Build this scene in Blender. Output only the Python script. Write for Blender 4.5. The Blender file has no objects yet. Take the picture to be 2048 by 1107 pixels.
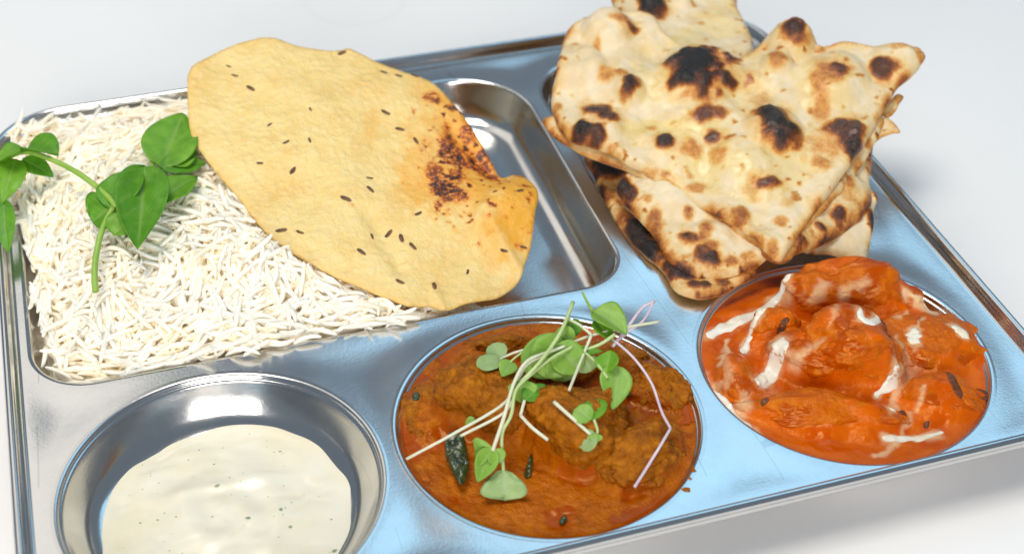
import bpy, math, random
import numpy as np
from mathutils import Vector, Matrix
from mathutils.geometry import delaunay_2d_cdt
from mathutils.bvhtree import BVHTree

random.seed(7)
rng = np.random.default_rng(7)
MM = 0.001                                  # everything below is laid out in millimetres
scene = bpy.context.scene
coll = scene.collection

# ------------------------------------------------------------------ camera
CAM = np.array([-132.47, -437.47, 374.63])
p_, r_, yaw_ = 0.69793, 0.024783, 0.322057
FPX = 2867.5
_f = np.array([0, math.cos(p_), -math.sin(p_)]); _r = np.array([1., 0, 0]); _u = np.cross(_r, _f)
_r2 = math.cos(r_) * _r + math.sin(r_) * _u; _u2 = -math.sin(r_) * _r + math.cos(r_) * _u
_m = np.array([[math.cos(yaw_), math.sin(yaw_), 0], [-math.sin(yaw_), math.cos(yaw_), 0], [0, 0, 1]])
CR, CU, CF = _m @ _r2, _m @ _u2, _m @ _f
cd = bpy.data.cameras.new('camera'); cam = bpy.data.objects.new('camera', cd); coll.objects.link(cam)
mw = Matrix.Identity(4)
for i in range(3):
    mw[i][0], mw[i][1], mw[i][2], mw[i][3] = CR[i], CU[i], -CF[i], CAM[i] * MM
cam.matrix_world = mw
cd.sensor_width = 36.0; cd.lens = 36.0 * FPX / 2048.0
cd.clip_start = 0.01; cd.clip_end = 50
cd.dof.use_dof = True; cd.dof.focus_distance = 0.545; cd.dof.aperture_fstop = 9.0
scene.camera = cam

# ------------------------------------------------------------------ light
world = bpy.data.worlds.new('World'); scene.world = world; world.use_nodes = True
bg = world.node_tree.nodes['Background']
bg.inputs[0].default_value = (0.66, 0.82, 1.0, 1); bg.inputs[1].default_value = 0.28

def area_lamp(name, az, el, dist, sx, sy, watts, col):
    ld = bpy.data.lights.new(name, 'AREA'); ld.shape = 'RECTANGLE'; ld.size = sx; ld.size_y = sy
    ld.energy = watts; ld.color = col
    lo = bpy.data.objects.new(name, ld); coll.objects.link(lo)
    a, e = math.radians(az), math.radians(el)
    d = Vector((math.sin(a) * math.cos(e), math.cos(a) * math.cos(e), math.sin(e)))
    lo.location = d * dist
    lo.rotation_euler = d.to_track_quat('Z', 'Y').to_euler()
    return lo
area_lamp('window_light', 43, 53, 1.7, 1.15, 0.85, 4.3, (0.38, 0.73, 1.0))
area_lamp('ceiling_light', -70, 80, 1.3, 0.60, 0.52, 11.3, (1.0, 0.93, 0.83))
area_lamp('side_window_light', -27, 45, 1.5, 0.75, 0.8, 1.9, (1.0, 0.91, 0.78))
area_lamp('front_window_fill', 197, 21, 1.6, 1.2, 0.6, 18.0, (1.0, 0.96, 0.90))  # fill added to brighten table under tray rim; stands for windows behind the camera

vs = scene.view_settings
vs.view_transform = 'Standard'; vs.look = 'None'; vs.exposure = -0.12; vs.gamma = 1.0; vs.use_curve_mapping = False
scene.render.engine = 'CYCLES'
scene.cycles.use_denoising = True
scene.cycles.max_bounces = 12; scene.cycles.diffuse_bounces = 10

# ------------------------------------------------------------------ helpers
def P(u, v, z=0.0):
    """point (mm) at height z that was measured at u, v in the photograph"""
    d = CF * FPX + CR * (u - 1024) - CU * (v - 553.5)
    return CAM + d * ((z - CAM[2]) / d[2])

class Plane:
    """tilted plane through three measured points; z(x, y) and pick(u, v)"""
    def __init__(self, *pts):
        a, b, c = [P(*t) for t in pts]
        self.n = np.cross(b - a, c - a); self.a = a
    def z(self, x, y):
        return self.a[2] - (self.n[0] * (x - self.a[0]) + self.n[1] * (y - self.a[1])) / self.n[2]
    def pick(self, u, v):
        d = CF * FPX + CR * (u - 1024) - CU * (v - 553.5)
        return CAM + d * (self.n @ (self.a - CAM) / (self.n @ d))

def _hash(ix, iy, iz, seed):
    h = (ix.astype(np.int64) * 374761393 + iy.astype(np.int64) * 668265263 + iz.astype(np.int64) * 2147483647 + seed * 1274126177) & 0xffffffff
    h = ((h ^ (h >> 13)) * 1274126177) & 0xffffffff
    h = h ^ (h >> 16)
    return (h & 0xffff) / 32767.5 - 1.0
def vn3(x, y, z, s=1.0, seed=0):
    """smooth value noise in -1..1, feature size s"""
    x, y, z = np.broadcast_arrays(np.asarray(x, float) / s, np.asarray(y, float) / s, np.asarray(z, float) / s)
    i, j, k = np.floor(x), np.floor(y), np.floor(z)
    fx, fy, fz = x - i, y - j, z - k
    fx, fy, fz = [t * t * t * (t * (t * 6 - 15) + 10) for t in (fx, fy, fz)]
    r = 0
    for a in (0, 1):
        for b in (0, 1):
            for c in (0, 1):
                w = (fx if a else 1 - fx) * (fy if b else 1 - fy) * (fz if c else 1 - fz)
                r = r + w * _hash(i + a, j + b, k + c, seed)
    return r
def fbm(x, y, z, s, seed=0, oct=4, gain=0.5):
    r, a = 0, 1.0
    for o in range(oct):
        r = r + a * vn3(x, y, z, s / 2 ** o, seed + o * 17); a *= gain
    return r
def sstep(a, b, x):
    t = np.clip((x - a) / (b - a), 0, 1); return t * t * (3 - 2 * t)

def tag(o, label=None, cat=None, group=None, kind=None):
    if label: o['label'] = label
    if cat: o['category'] = cat
    if group: o['group'] = group
    if kind: o['kind'] = kind
    return o
def empty(name, loc, label, cat, group=None):
    o = bpy.data.objects.new(name, None); coll.objects.link(o); o.location = Vector(loc) * MM
    o.empty_display_size = 0.01
    return tag(o, label, cat, group)
def mesh_data(name, v, f, mat, attrs=None, smooth=True):
    me = bpy.data.meshes.new(name)
    me.from_pydata((np.asarray(v, float) * MM).tolist(), [], f if isinstance(f, list) else np.asarray(f).tolist())
    if smooth: me.polygons.foreach_set('use_smooth', [True] * len(me.polygons))
    for k, a in (attrs or {}).items():
        at = me.attributes.new(k, 'FLOAT', 'POINT'); at.data.foreach_set('value', np.asarray(a, np.float32))
    if mat: me.materials.append(mat)
    me.update()
    return me
def link(name, me, parent=None):
    o = bpy.data.objects.new(name, me); coll.objects.link(o)
    if parent:
        o.parent = parent
        o.matrix_parent_inverse = Matrix.Translation(-parent.location)
    return o
def obj(name, v, f, mat, parent=None, attrs=None, smooth=True):
    return link(name, mesh_data(name, v, f, mat, attrs, smooth), parent)

# ------------------------------------------------------------------ materials
def new_mat(name):
    m = bpy.data.materials.new(name); m.use_nodes = True
    nt = m.node_tree; b = nt.nodes['Principled BSDF']
    return m, nt, b
class N:
    def __init__(self, nt): self.nt = nt
    def node(self, t, **kw):
        n = self.nt.nodes.new(t)
        for k, v in kw.items(): setattr(n, k, v)
        return n
    def l(self, a, b): self.nt.links.new(a, b)
    def coord(self):
        return self.node('ShaderNodeTexCoord').outputs['Object']
    def attr(self, name):
        return self.node('ShaderNodeAttribute', attribute_name=name).outputs['Fac']
    def noise(self, scale, detail=3, rough=0.55, vec=None, stretch=None, dist=0.0):
        n = self.node('ShaderNodeTexNoise'); n.inputs['Scale'].default_value = scale
        n.inputs['Detail'].default_value = detail; n.inputs['Roughness'].default_value = rough
        n.inputs['Distortion'].default_value = dist
        v = vec or self.coord()
        if stretch:
            mp = self.node('ShaderNodeMapping'); mp.inputs['Scale'].default_value = stretch; self.l(v, mp.inputs[0]); v = mp.outputs[0]
        self.l(v, n.inputs['Vector']); return n.outputs['Fac']
    def voro(self, scale, feature='F1', out='Distance'):
        n = self.node('ShaderNodeTexVoronoi', feature=feature); n.inputs['Scale'].default_value = scale
        self.l(self.coord(), n.inputs['Vector']); return n.outputs[out]
    def math(self, op, a, b=None, clamp=False):
        n = self.node('ShaderNodeMath', operation=op, use_clamp=clamp)
        for i, t in enumerate((a, b)):
            if t is None: continue
            if isinstance(t, (int, float)): n.inputs[i].default_value = t
            else: self.l(t, n.inputs[i])
        return n.outputs[0]
    def ramp(self, fac, stops, interp='LINEAR'):
        n = self.node('ShaderNodeValToRGB'); e = n.color_ramp.elements; n.color_ramp.interpolation = interp
        while len(e) < len(stops): e.new(0.5)
        for el, (p, c) in zip(e, stops):
            el.position = p; el.color = (*c, 1) if len(c) == 3 else c
        self.l(fac, n.inputs[0]); return n.outputs[0]
    def mix(self, fac, a, b, blend='MIX'):
        n = self.node('ShaderNodeMix', data_type='RGBA', blend_type=blend)
        for i, t in ((0, fac), (6, a), (7, b)):
            if isinstance(t, (int, float)): n.inputs[i].default_value = t
            elif isinstance(t, tuple): n.inputs[i].default_value = (*t, 1)
            else: self.l(t, n.inputs[i])
        return n.outputs[2]
    def bump(self, h, strength, dist=0.001, normal=None):
        n = self.node('ShaderNodeBump'); n.inputs['Strength'].default_value = strength; n.inputs['Distance'].default_value = dist
        self.l(h, n.inputs['Height'])
        if normal is not None: self.l(normal, n.inputs['Normal'])
        return n.outputs[0]
def g(v): return (v, v, v)

def mat_steel(name, rough=0.17, tint=(0.70, 0.70, 0.71), grain=0.10):
    m, nt, b = new_mat(name); n = N(nt)
    b.inputs['Metallic'].default_value = 1.0
    sm = n.ramp(n.noise(28, 6, 0.7), [(0.35, g(0)), (0.7, g(1))])                                            # handling smears
    b_col = n.mix(n.math('MULTIPLY', sm, 0.35), tint, tuple(t * 0.84 for t in tint))
    n.l(b_col, b.inputs['Base Color'])
    fine = n.noise(900, 2, 0.6)
    brushed = n.noise(260, 3, 0.7, stretch=(0.12, 3.5, 1.0))
    rr = n.math('ADD', n.math('MULTIPLY', sm, 0.10), rough - 0.05)
    rr = n.math('ADD', rr, n.math('MULTIPLY', fine, 0.05))
    n.l(rr, b.inputs['Roughness'])
    hsum = n.math('ADD', n.math('MULTIPLY', brushed, 0.5), fine)
    n.l(n.bump(hsum, grain, 0.0002), b.inputs['Normal'])
    b.inputs['Anisotropic'].default_value = 0.25
    sc = n.node('ShaderNodeTexVoronoi', feature='DISTANCE_TO_EDGE'); sc.inputs['Scale'].default_value = 26
    mp = n.node('ShaderNodeMapping'); mp.inputs['Scale'].default_value = (1.0, 0.12, 1.0); mp.inputs['Rotation'].default_value = (0, 0, 0.5)
    n.l(n.coord(), mp.inputs[0]); n.l(mp.outputs[0], sc.inputs['Vector'])
    scr = n.math('MULTIPLY', n.math('LESS_THAN', sc.outputs['Distance'], 0.0035), n.math('GREATER_THAN', n.noise(20, 2), 0.54))
    n.l(n.mix(n.math('MULTIPLY', scr, 0.35), b_col, tuple(t * 0.55 for t in tint)), b.inputs['Base Color'])
    return m
M_DECK = mat_steel('brushed_steel', 0.20, (0.73, 0.73, 0.73), 0.16)
M_WELL = mat_steel('drawn_steel', 0.15, (0.67, 0.66, 0.65), 0.08)
M_RIM = mat_steel('polished_steel', 0.12, (0.68, 0.67, 0.66), 0.03)

def mat_table():
    m, nt, b = new_mat('white_board'); n = N(nt)
    c = n.ramp(n.noise(9, 4, 0.6), [(0.3, (0.90, 0.895, 0.895)), (0.75, (0.935, 0.93, 0.93))])
    # a faint dried ring left by a cup
    tc = n.node('ShaderNodeVectorMath', operation='DISTANCE'); n.l(n.coord(), tc.inputs[0]); tc.inputs[1].default_value = (0.005, 0.262, 0)
    ring = n.math('ABSOLUTE', n.math('SUBTRACT', tc.outputs['Value'], 0.034))
    ring = n.math('SUBTRACT', 1.0, n.math('DIVIDE', ring, 0.0022), True)
    ring = n.math('MULTIPLY', ring, n.math('MULTIPLY', n.noise(45, 3), 0.16))
    c = n.mix(ring, c, (0.70, 0.60, 0.42))
    n.l(c, b.inputs['Base Color'])
    b.inputs['Roughness'].default_value = 0.55
    n.l(n.bump(n.noise(600, 3), 0.08, 0.0004), b.inputs['Normal'])
    return m

def mat_food(name, cols, scale, rough, bump=(400, 0.4, 0.0006), sss=0.0, sss_r=(0.003, 0.001, 0.0005), coat=0.0):
    m, nt, b = new_mat(name); n = N(nt)
    n.l(n.ramp(n.noise(scale, 5, 0.6), cols), b.inputs['Base Color'])
    b.inputs['Roughness'].default_value = rough
    n.l(n.bump(n.noise(bump[0], 4, 0.6), bump[1], bump[2]), b.inputs['Normal'])
    if sss:
        b.inputs['Subsurface Weight'].default_value = sss; b.inputs['Subsurface Radius'].default_value = sss_r; b.inputs['Subsurface Scale'].default_value = 1.0
    b.inputs['Coat Weight'].default_value = coat; b.inputs['Coat Roughness'].default_value = 0.12
    return m

def mat_bread(name, dough, scorch_scale=1.0, wet=True):
    """flatbread: 'char' attribute runs pale dough -> golden -> brown -> black, 'ghee' is melted butter"""
    m, nt, b = new_mat(name); n = N(nt)
    ch = n.attr('char'); gh = n.attr('ghee')
    nz = n.math('SUBTRACT', n.noise(230, 6, 0.7), 0.5)
    nz2 = n.math('SUBTRACT', n.noise(700, 3, 0.6), 0.5)
    amp = n.math('ADD', n.math('MULTIPLY', n.math('MULTIPLY', ch, n.math('SUBTRACT', 1.15, ch)), 1.35), 0.05)
    v = n.math('ADD', ch, n.math('MULTIPLY', n.math('ADD', nz, n.math('MULTIPLY', nz2, 0.6)), amp), True)
    base = n.ramp(n.noise(55, 4, 0.6), [(0.30, tuple(d * 0.88 for d in dough)), (0.62, dough), (0.85, tuple(min(1, d * 1.07) for d in dough))])
    fl = n.math('GREATER_THAN', n.noise(420, 2, 0.5), 0.69)             # toasted flecks
    base = n.mix(n.math('MULTIPLY', fl, 0.12), base, (0.50, 0.27, 0.09))
    base = n.mix(n.math('MULTIPLY', gh, 0.8, True), base, (0.80, 0.56, 0.09))
    k = n.ramp(v, [(0.0, (1, 1, 1)), (0.14, (0.98, 0.85, 0.58)), (0.30, (0.84, 0.46, 0.13)), (0.46, (0.46, 0.155, 0.035)), (0.64, (0.13, 0.042, 0.018)), (0.88, (0.012, 0.009, 0.009))])
    n.l(n.mix(1.0, base, k, 'MULTIPLY'), b.inputs['Base Color'])
    r = n.math('SUBTRACT', 0.50, n.math('MULTIPLY', gh, 0.28))
    r = n.math('SUBTRACT', r, n.math('MULTIPLY', v, 0.28))
    n.l(n.math('MAXIMUM', r, 0.16), b.inputs['Roughness'])
    n.l(n.math('MULTIPLY', n.math('ADD', gh, 0.12), 0.55, True), b.inputs['Coat Weight']); b.inputs['Coat Roughness'].default_value = 0.22
    crust = n.math('MULTIPLY', n.noise(330, 5, 0.7), n.math('ADD', n.math('MULTIPLY', v, 1.6), 0.35))
    n.l(n.bump(crust, 0.7, 0.0014), b.inputs['Normal'])
    b.inputs['Subsurface Weight'].default_value = 0.08; b.inputs['Subsurface Radius'].default_value = (0.003, 0.0016, 0.0008); b.inputs['Subsurface Scale'].default_value = 1.0
    return m
M_NAAN = mat_bread('naan_dough', (0.83, 0.69, 0.47))
def mat_papad():
    m, nt, b = new_mat('papad_sheet'); n = N(nt)
    ch = n.attr('char'); go = n.attr('gold')
    base = n.ramp(n.noise(60, 5, 0.62), [(0.25, (0.77, 0.51, 0.145)), (0.5, (0.87, 0.625, 0.225)), (0.76, (0.91, 0.70, 0.31))])
    bl = n.voro(300, 'SMOOTH_F1')
    base = n.mix(n.math('MULTIPLY', n.ramp(bl, [(0.15, g(1)), (0.55, g(0))]), 0.40), base, (0.88, 0.68, 0.34))
    base = n.mix(n.math('MULTIPLY', go, 1.0, True), base, (0.85, 0.40, 0.025))
    nz = n.math('SUBTRACT', n.noise(480, 5, 0.75), 0.52)
    v = n.math('ADD', ch, n.math('MULTIPLY', n.math('MULTIPLY', nz, ch), 4.5), True)
    k = n.ramp(v, [(0.0, (1, 1, 1)), (0.22, (0.97, 0.80, 0.52)), (0.42, (0.62, 0.27, 0.08)), (0.62, (0.20, 0.07, 0.03)), (0.9, (0.03, 0.018, 0.015))])
    n.l(n.mix(1.0, base, k, 'MULTIPLY'), b.inputs['Base Color'])
    b.inputs['Roughness'].default_value = 0.42
    hb = n.math('ADD', n.math('MULTIPLY', n.ramp(bl, [(0.0, g(1)), (0.5, g(0))]), 0.5), n.noise(320, 4, 0.65))
    hb = n.math('ADD', hb, n.math('MULTIPLY', n.noise(900, 3), 0.35))
    n.l(n.bump(hb, 0.62, 0.0010), b.inputs['Normal'])
    b.inputs['Subsurface Weight'].default_value = 0.12; b.inputs['Subsurface Radius'].default_value = (0.003, 0.0012, 0.0004); b.inputs['Subsurface Scale'].default_value = 1.0
    return m
M_PAPAD = mat_papad()
M_SEED = mat_food('cumin_seed', [(0.35, (0.045, 0.020, 0.010)), (0.65, (0.24, 0.12, 0.055))], 900, 0.6, (1500, 0.5, 0.0003))
def mat_rice():
    m, nt, b = new_mat('boiled_rice'); n = N(nt)
    c = n.ramp(n.noise(60, 5, 0.6), [(0.3, (0.985, 0.915, 0.76)), (0.7, (0.995, 0.97, 0.905))])
    n.l(c, b.inputs['Base Color']); b.inputs['Roughness'].default_value = 0.30
    b.inputs['Subsurface Weight'].default_value = 0.45; b.inputs['Subsurface Radius'].default_value = (0.004, 0.003, 0.0018); b.inputs['Subsurface Scale'].default_value = 1.0
    b.subsurface_method = 'BURLEY'
    return m
M_RICE = mat_rice()
M_RICEB = mat_food('packed_rice', [(0.3, (0.93, 0.82, 0.60)), (0.7, (0.95, 0.87, 0.70))], 260, 0.6, (300, 0.8, 0.002))  # yellower than the grains: warm bounce light in the gaps painted into the colour

def mat_sauce(name, lo, mid, hi, oilc, cream=(0.93, 0.76, 0.46), rough=0.24, grain=0.5, mottle=170):
    m, nt, b = new_mat(name); n = N(nt)
    c = n.ramp(n.noise(mottle, 6, 0.65), [(0.28, lo), (0.5, mid), (0.75, hi)])
    oil = n.attr('oil'); cr = n.attr('cream')
    c = n.mix(oil, c, oilc)
    nz = n.math('SUBTRACT', n.noise(240, 4, 0.6, dist=0.6), 0.5)
    cv = n.math('ADD', cr, n.math('MULTIPLY', n.math('MULTIPLY', nz, n.math('SUBTRACT', 1.05, cr)), n.math('MULTIPLY', cr, 1.6)), True)
    c = n.mix(cv, c, cream)
    sp = n.math('GREATER_THAN', n.noise(520, 2, 0.5), 0.735)            # ground spice
    c = n.mix(n.math('MULTIPLY', sp, 0.55), c, tuple(x * 0.30 for x in lo))
    n.l(c, b.inputs['Base Color'])
    r = n.math('ADD', rough, n.math('MULTIPLY', n.noise(300, 3), 0.16))
    n.l(n.math('SUBTRACT', r, n.math('MULTIPLY', oil, 0.16)), b.inputs['Roughness'])
    h = n.math('ADD', n.noise(420, 5, 0.65), n.math('MULTIPLY', n.noise(1000, 2), 0.55))
    h = n.math('MULTIPLY', h, n.math('SUBTRACT', 1.0, n.math('MULTIPLY', oil, 0.92)))
    n.l(n.bump(h, grain, 0.0009), b.inputs['Normal'])
    b.inputs['Subsurface Weight'].default_value = 0.10; b.inputs['Subsurface Radius'].default_value = (0.003, 0.0009, 0.0003); b.inputs['Subsurface Scale'].default_value = 1.0
    b.inputs['Specular IOR Level'].default_value = 0.42; b.inputs['Specular Tint'].default_value = (1.0, 0.72, 0.32, 1)
    return m
M_LAMB = mat_sauce('lamb_gravy', (0.26, 0.050, 0.0), (0.43, 0.098, 0.0), (0.56, 0.165, 0.001), (0.36, 0.050, 0.0), rough=0.16, grain=0.8)
M_MEAT = mat_sauce('gravy_coated_lamb', (0.18, 0.046, 0.001), (0.36, 0.104, 0.002), (0.54, 0.195, 0.006), (0.31, 0.052, 0.001), rough=0.17, grain=1.0, mottle=230)
M_BUTTER = mat_sauce('butter_sauce', (0.55, 0.080, 0.0), (0.63, 0.106, 0.0), (0.69, 0.145, 0.0), (0.53, 0.062, 0.0), rough=0.13, grain=0.36, mottle=120)
M_CHICK = mat_sauce('sauce_coated_chicken', (0.43, 0.072, 0.0), (0.57, 0.112, 0.0), (0.67, 0.18, 0.002), (0.42, 0.054, 0.0), rough=0.13, grain=0.6, mottle=170)
M_CREAM = mat_food('cream', [(0.3, (0.86, 0.74, 0.55)), (0.6, (0.93, 0.87, 0.76))], 90, 0.28, (250, 0.12, 0.0005), 0.2, (0.002, 0.0014, 0.0008), 0.2)
M_YOG = mat_food('herbed_yogurt', [(0.28, (0.80, 0.73, 0.53)), (0.5, (0.84, 0.785, 0.63)), (0.75, (0.83, 0.805, 0.70))], 40, 0.30, (60, 0.05, 0.0008), 0.2, (0.003, 0.0024, 0.0015), 0.12)
M_FLECK = mat_food('herb_fleck', [(0.3, (0.16, 0.22, 0.10)), (0.7, (0.36, 0.42, 0.24))], 300, 0.5)
M_DARKLEAF = mat_food('cooked_spinach', [(0.3, (0.008, 0.020, 0.004)), (0.7, (0.05, 0.075, 0.012))], 260, 0.22, (260, 0.9, 0.0012), coat=0.5)
M_CHARBIT = mat_food('charred_edge', [(0.3, (0.04, 0.014, 0.004)), (0.7, (0.20, 0.050, 0.008))], 420, 0.35, (500, 0.9, 0.0010))

def mat_leaf(name, lo, hi, vein, trans):
    m, nt, b = new_mat(name); n = N(nt)
    c = n.ramp(n.noise(130, 4, 0.6), [(0.3, lo), (0.7, hi)])
    c = n.mix(n.math('MULTIPLY', n.attr('vein'), 0.8), c, vein)
    n.l(c, b.inputs['Base Color']); b.inputs['Roughness'].default_value = 0.42
    n.l(n.bump(n.math('ADD', n.noise(420, 3), n.math('MULTIPLY', n.attr('vein'), -0.8)), 0.25, 0.0006), b.inputs['Normal'])
    tr = n.node('ShaderNodeBsdfTranslucent'); n.l(n.mix(1.0, c, (1.0, 1.0, 0.45), 'MULTIPLY'), tr.inputs['Color'])
    mx = n.node('ShaderNodeMixShader'); mx.inputs[0].default_value = trans
    n.l(b.outputs[0], mx.inputs[1]); n.l(tr.outputs[0], mx.inputs[2])
    n.l(mx.outputs[0], nt.nodes['Material Output'].inputs['Surface'])
    return m
M_PEA = mat_leaf('pea_leaf', (0.13, 0.36, 0.012), (0.24, 0.54, 0.03), (0.30, 0.50, 0.10), 0.28)
M_PEAD = mat_leaf('pea_leaf_deep', (0.08, 0.29, 0.008), (0.15, 0.42, 0.018), (0.26, 0.45, 0.09), 0.22)
M_COTY = mat_leaf('cotyledon', (0.22, 0.46, 0.05), (0.34, 0.58, 0.09), (0.36, 0.52, 0.18), 0.25)
M_COTYP = mat_leaf('pale_cotyledon', (0.33, 0.50, 0.18), (0.44, 0.60, 0.25), (0.45, 0.58, 0.30), 0.25)
def mat_stem(name, c0, c1):
    return mat_food(name, [(0.3, c0), (0.7, c1)], 120, 0.38, (500, 0.15, 0.0003), 0.3, (0.002, 0.002, 0.001))
M_STEMG = mat_stem('green_stem', (0.24, 0.44, 0.05), (0.36, 0.54, 0.10))
M_STEMW = mat_stem('white_stem', (0.66, 0.70, 0.47), (0.78, 0.79, 0.62))
M_STEMP = mat_stem('purple_stem', (0.58, 0.44, 0.58), (0.78, 0.70, 0.74))
M_STEML = mat_stem('lime_stem', (0.42, 0.58, 0.20), (0.56, 0.68, 0.34))

# ------------------------------------------------------------------ table
TZ = -20.6
def grid_plane(x0, x1, y0, y1, z):
    return [(x0, y0, z), (x1, y0, z), (x1, y1, z), (x0, y1, z)], [(0, 1, 2, 3)]
v, fcs = grid_plane(-2500, 2500, -2000, 3500, TZ)
tb = obj('table_surface', v, fcs, mat_table()); tag(tb, 'plain white table top under the steel tray', 'table', kind='structure')

# ------------------------------------------------------------------ steel tray
RICE = dict(x0=-181.0, x1=57.0, y0=-29.5, y1=137.5, r=(24, 22, 36, 30))    # corner radii FL FR BR BL
NAAN = dict(x0=62.0, x1=174.0, y0=-29.5, y1=137.5, r=(24, 24, 30, 30))
RIM = dict(x0=-190.0, x1=190.0, y0=-157.0, y1=157.0, r=(34, 34, 34, 34))
BOWLS = [(-120.8, -92.6), (-2.5, -93.9), (116.5, -94.7)]
BR = 57.5
def rrect(d, inset, nseg=20, nside=14):
    x0, x1, y0, y1 = d['x0'] + inset, d['x1'] - inset, d['y0'] + inset, d['y1'] - inset
    cs = [(x0, y0, 180), (x1, y0, 270), (x1, y1, 0), (x0, y1, 90)]
    sx, sy = (1, -1, -1, 1), (1, 1, -1, -1)
    corner = []
    for i, (cx, cy, a0) in enumerate(cs):
        r = max(d['r'][i] - inset, 1.5)
        ox, oy = cx + sx[i] * r, cy + sy[i] * r
        corner.append([(ox + r * math.cos(math.radians(a0 + 90 * k / nseg)), oy + r * math.sin(math.radians(a0 + 90 * k / nseg))) for k in range(nseg + 1)])
    out = []
    for i in range(4):
        out += corner[i]
        a, b = np.array(corner[i][-1]), np.array(corner[(i + 1) % 4][0])
        out += [tuple(a + (b - a) * k / nside) for k in range(1, nside)]
    return np.array(out)
def circle(cx, cy, r, n=160):
    t = np.linspace(0, 2 * np.pi, n, endpoint=False)
    return np.stack([cx + r * np.cos(t), cy + r * np.sin(t)], -1)
def sdf_rr(d, x, y):
    cx, cy = (d['x0'] + d['x1']) / 2, (d['y0'] + d['y1']) / 2
    hx, hy = (d['x1'] - d['x0']) / 2, (d['y1'] - d['y0']) / 2
    px, py = x - cx, y - cy
    r = np.where(py < 0, np.where(px < 0, d['r'][0], d['r'][1]), np.where(px > 0, d['r'][2], d['r'][3]))
    qx, qy = np.abs(px) - hx + r, np.abs(py) - hy + r
    return np.minimum(np.maximum(qx, qy), 0) + np.hypot(np.maximum(qx, 0), np.maximum(qy, 0)) - r
def sdf_wells(x, y):
    ds = [sdf_rr(RICE, x, y), sdf_rr(NAAN, x, y)] + [np.hypot(x - c[0], y - c[1]) - BR for c in BOWLS]
    return ds
DECK_IN = 6.6
def deck_z(x, y):
    ds = [np.maximum(d, 0) for d in sdf_wells(x, y)] + [np.maximum(-sdf_rr(RIM, x, y) - DECK_IN, 0)]
    s = sum(np.exp(-d / 4.0) for d in ds)
    dm = np.maximum(-4.0 * np.log(s), 0)
    d0 = np.minimum.reduce(ds)
    sag = -1.3 * (1 - np.exp(-(dm / 10.0) ** 2)) * sstep(0, 3, d0)
    return sag + 0.10 * vn3(x, y, 0, 38, 5) * sstep(0, 3, d0)

tray = empty('serving_tray', (0, 0, TZ), 'shiny stainless steel tray with five pressed compartments', 'tray')
def loops_mesh(loops, close_last=True):
    n = len(loops[0]); v = np.concatenate(loops); f = []
    for i in range(len(loops) - 1):
        a = i * n
        for k in range(n):
            k2 = (k + 1) % n
            f.append((a + k, a + k2, a + n + k2, a + n + k))
    if close_last: f.append(tuple(range((len(loops) - 1) * n, len(loops) * n)))
    return v, f
def lift(l, z): return np.column_stack([l, np.full(len(l), z)])

# deck sheet with five openings
outer = rrect(RIM, DECK_IN); holes = [rrect(RICE, 0), rrect(NAAN, 0)] + [circle(*c, BR) for c in BOWLS]
pts, edges = [], []
for lp in [outer] + holes:
    s = len(pts); pts += [tuple(p) for p in lp]; edges += [(s + i, s + (i + 1) % len(lp)) for i in range(len(lp))]
gx, gy = np.meshgrid(np.arange(-186, 187, 2.0), np.arange(-153, 154, 2.0)); gx, gy = gx.ravel(), gy.ravel()
keep = (sdf_rr(RIM, gx, gy) < -DECK_IN - 1.0) & (np.minimum.reduce(sdf_wells(gx, gy)) > 1.0)
pts += list(zip(gx[keep] + rng.uniform(-.3, .3, keep.sum()), gy[keep] + rng.uniform(-.3, .3, keep.sum())))
vo, _, fo, *_ = delaunay_2d_cdt([Vector(p) for p in pts], edges, [], 0, 1e-5)
vo = np.array([(p.x, p.y) for p in vo]); fo = np.array([t for t in fo])
cen = vo[fo].mean(1)
ok = (sdf_rr(RIM, cen[:, 0], cen[:, 1]) < -DECK_IN + 0.02) & (np.minimum.reduce(sdf_wells(cen[:, 0], cen[:, 1])) > -0.02)
obj('deck', np.column_stack([vo, deck_z(vo[:, 0], vo[:, 1])]), fo[ok], M_DECK, tray)
# raised rim with its rolled bead
prof = [(DECK_IN, 0), (6.1, 0.03), (5.6, 0.2), (5.2, 0.6), (4.85, 1.3), (4.6, 2.2), (4.35, 3.1), (4.1, 3.5)]
prof += [(2.1 + 1.75 * math.cos(math.radians(t)), 3.5 + 1.75 * math.sin(math.radians(t))) for t in range(12, 240, 12)]
prof += [(0.95, 1.4), (0.55, 0.9), (0.75, 0.2), (1.4, -0.2), (2.4, 0.2)]
v, fcs = loops_mesh([lift(rrect(RIM, i), z) for i, z in prof], False)
obj('rolled_rim', v, fcs, M_RIM, tray)
# wells
PR = [(0, 0.0), (0.8, -0.05), (1.5, -0.32), (1.95, -0.81), (2.2, -1.45), (2.6, -2.53), (3.6, -5.43), (5.2, -9.95), (6.9, -14.48), (8.8, -16.75), (11, -18.22), (13.5, -19.14), (16.5, -19.62), (20, -19.8)]
WALL = np.array(PR)
def wall_inset(z): return np.interp(-np.asarray(z, float), -WALL[:, 1], WALL[:, 0])
for d in (RICE, NAAN):
    v, fcs = loops_mesh([lift(rrect(d, i), z) for i, z in PR]); obj('rectangular_well', v, fcs, M_WELL, tray)
PB = [(0, 0.0), (0.9, 0.11), (1.7, 0.09), (2.3, -0.23), (2.6, -0.81), (2.75, -1.36), (3.2, -1.58), (3.7, -1.81), (4.0, -2.44), (4.7, -4.16), (6.3, -7.69), (8.6, -11.76), (11.3, -15.58), (14.6, -17.15), (18.6, -18.36), (23, -19.14), (28, -19.58), (34, -19.8)]
for c in BOWLS:
    v, fcs = loops_mesh([lift(circle(*c, BR - i), z) for i, z in PB]); obj('round_well', v, fcs, M_WELL, tray)
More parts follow.
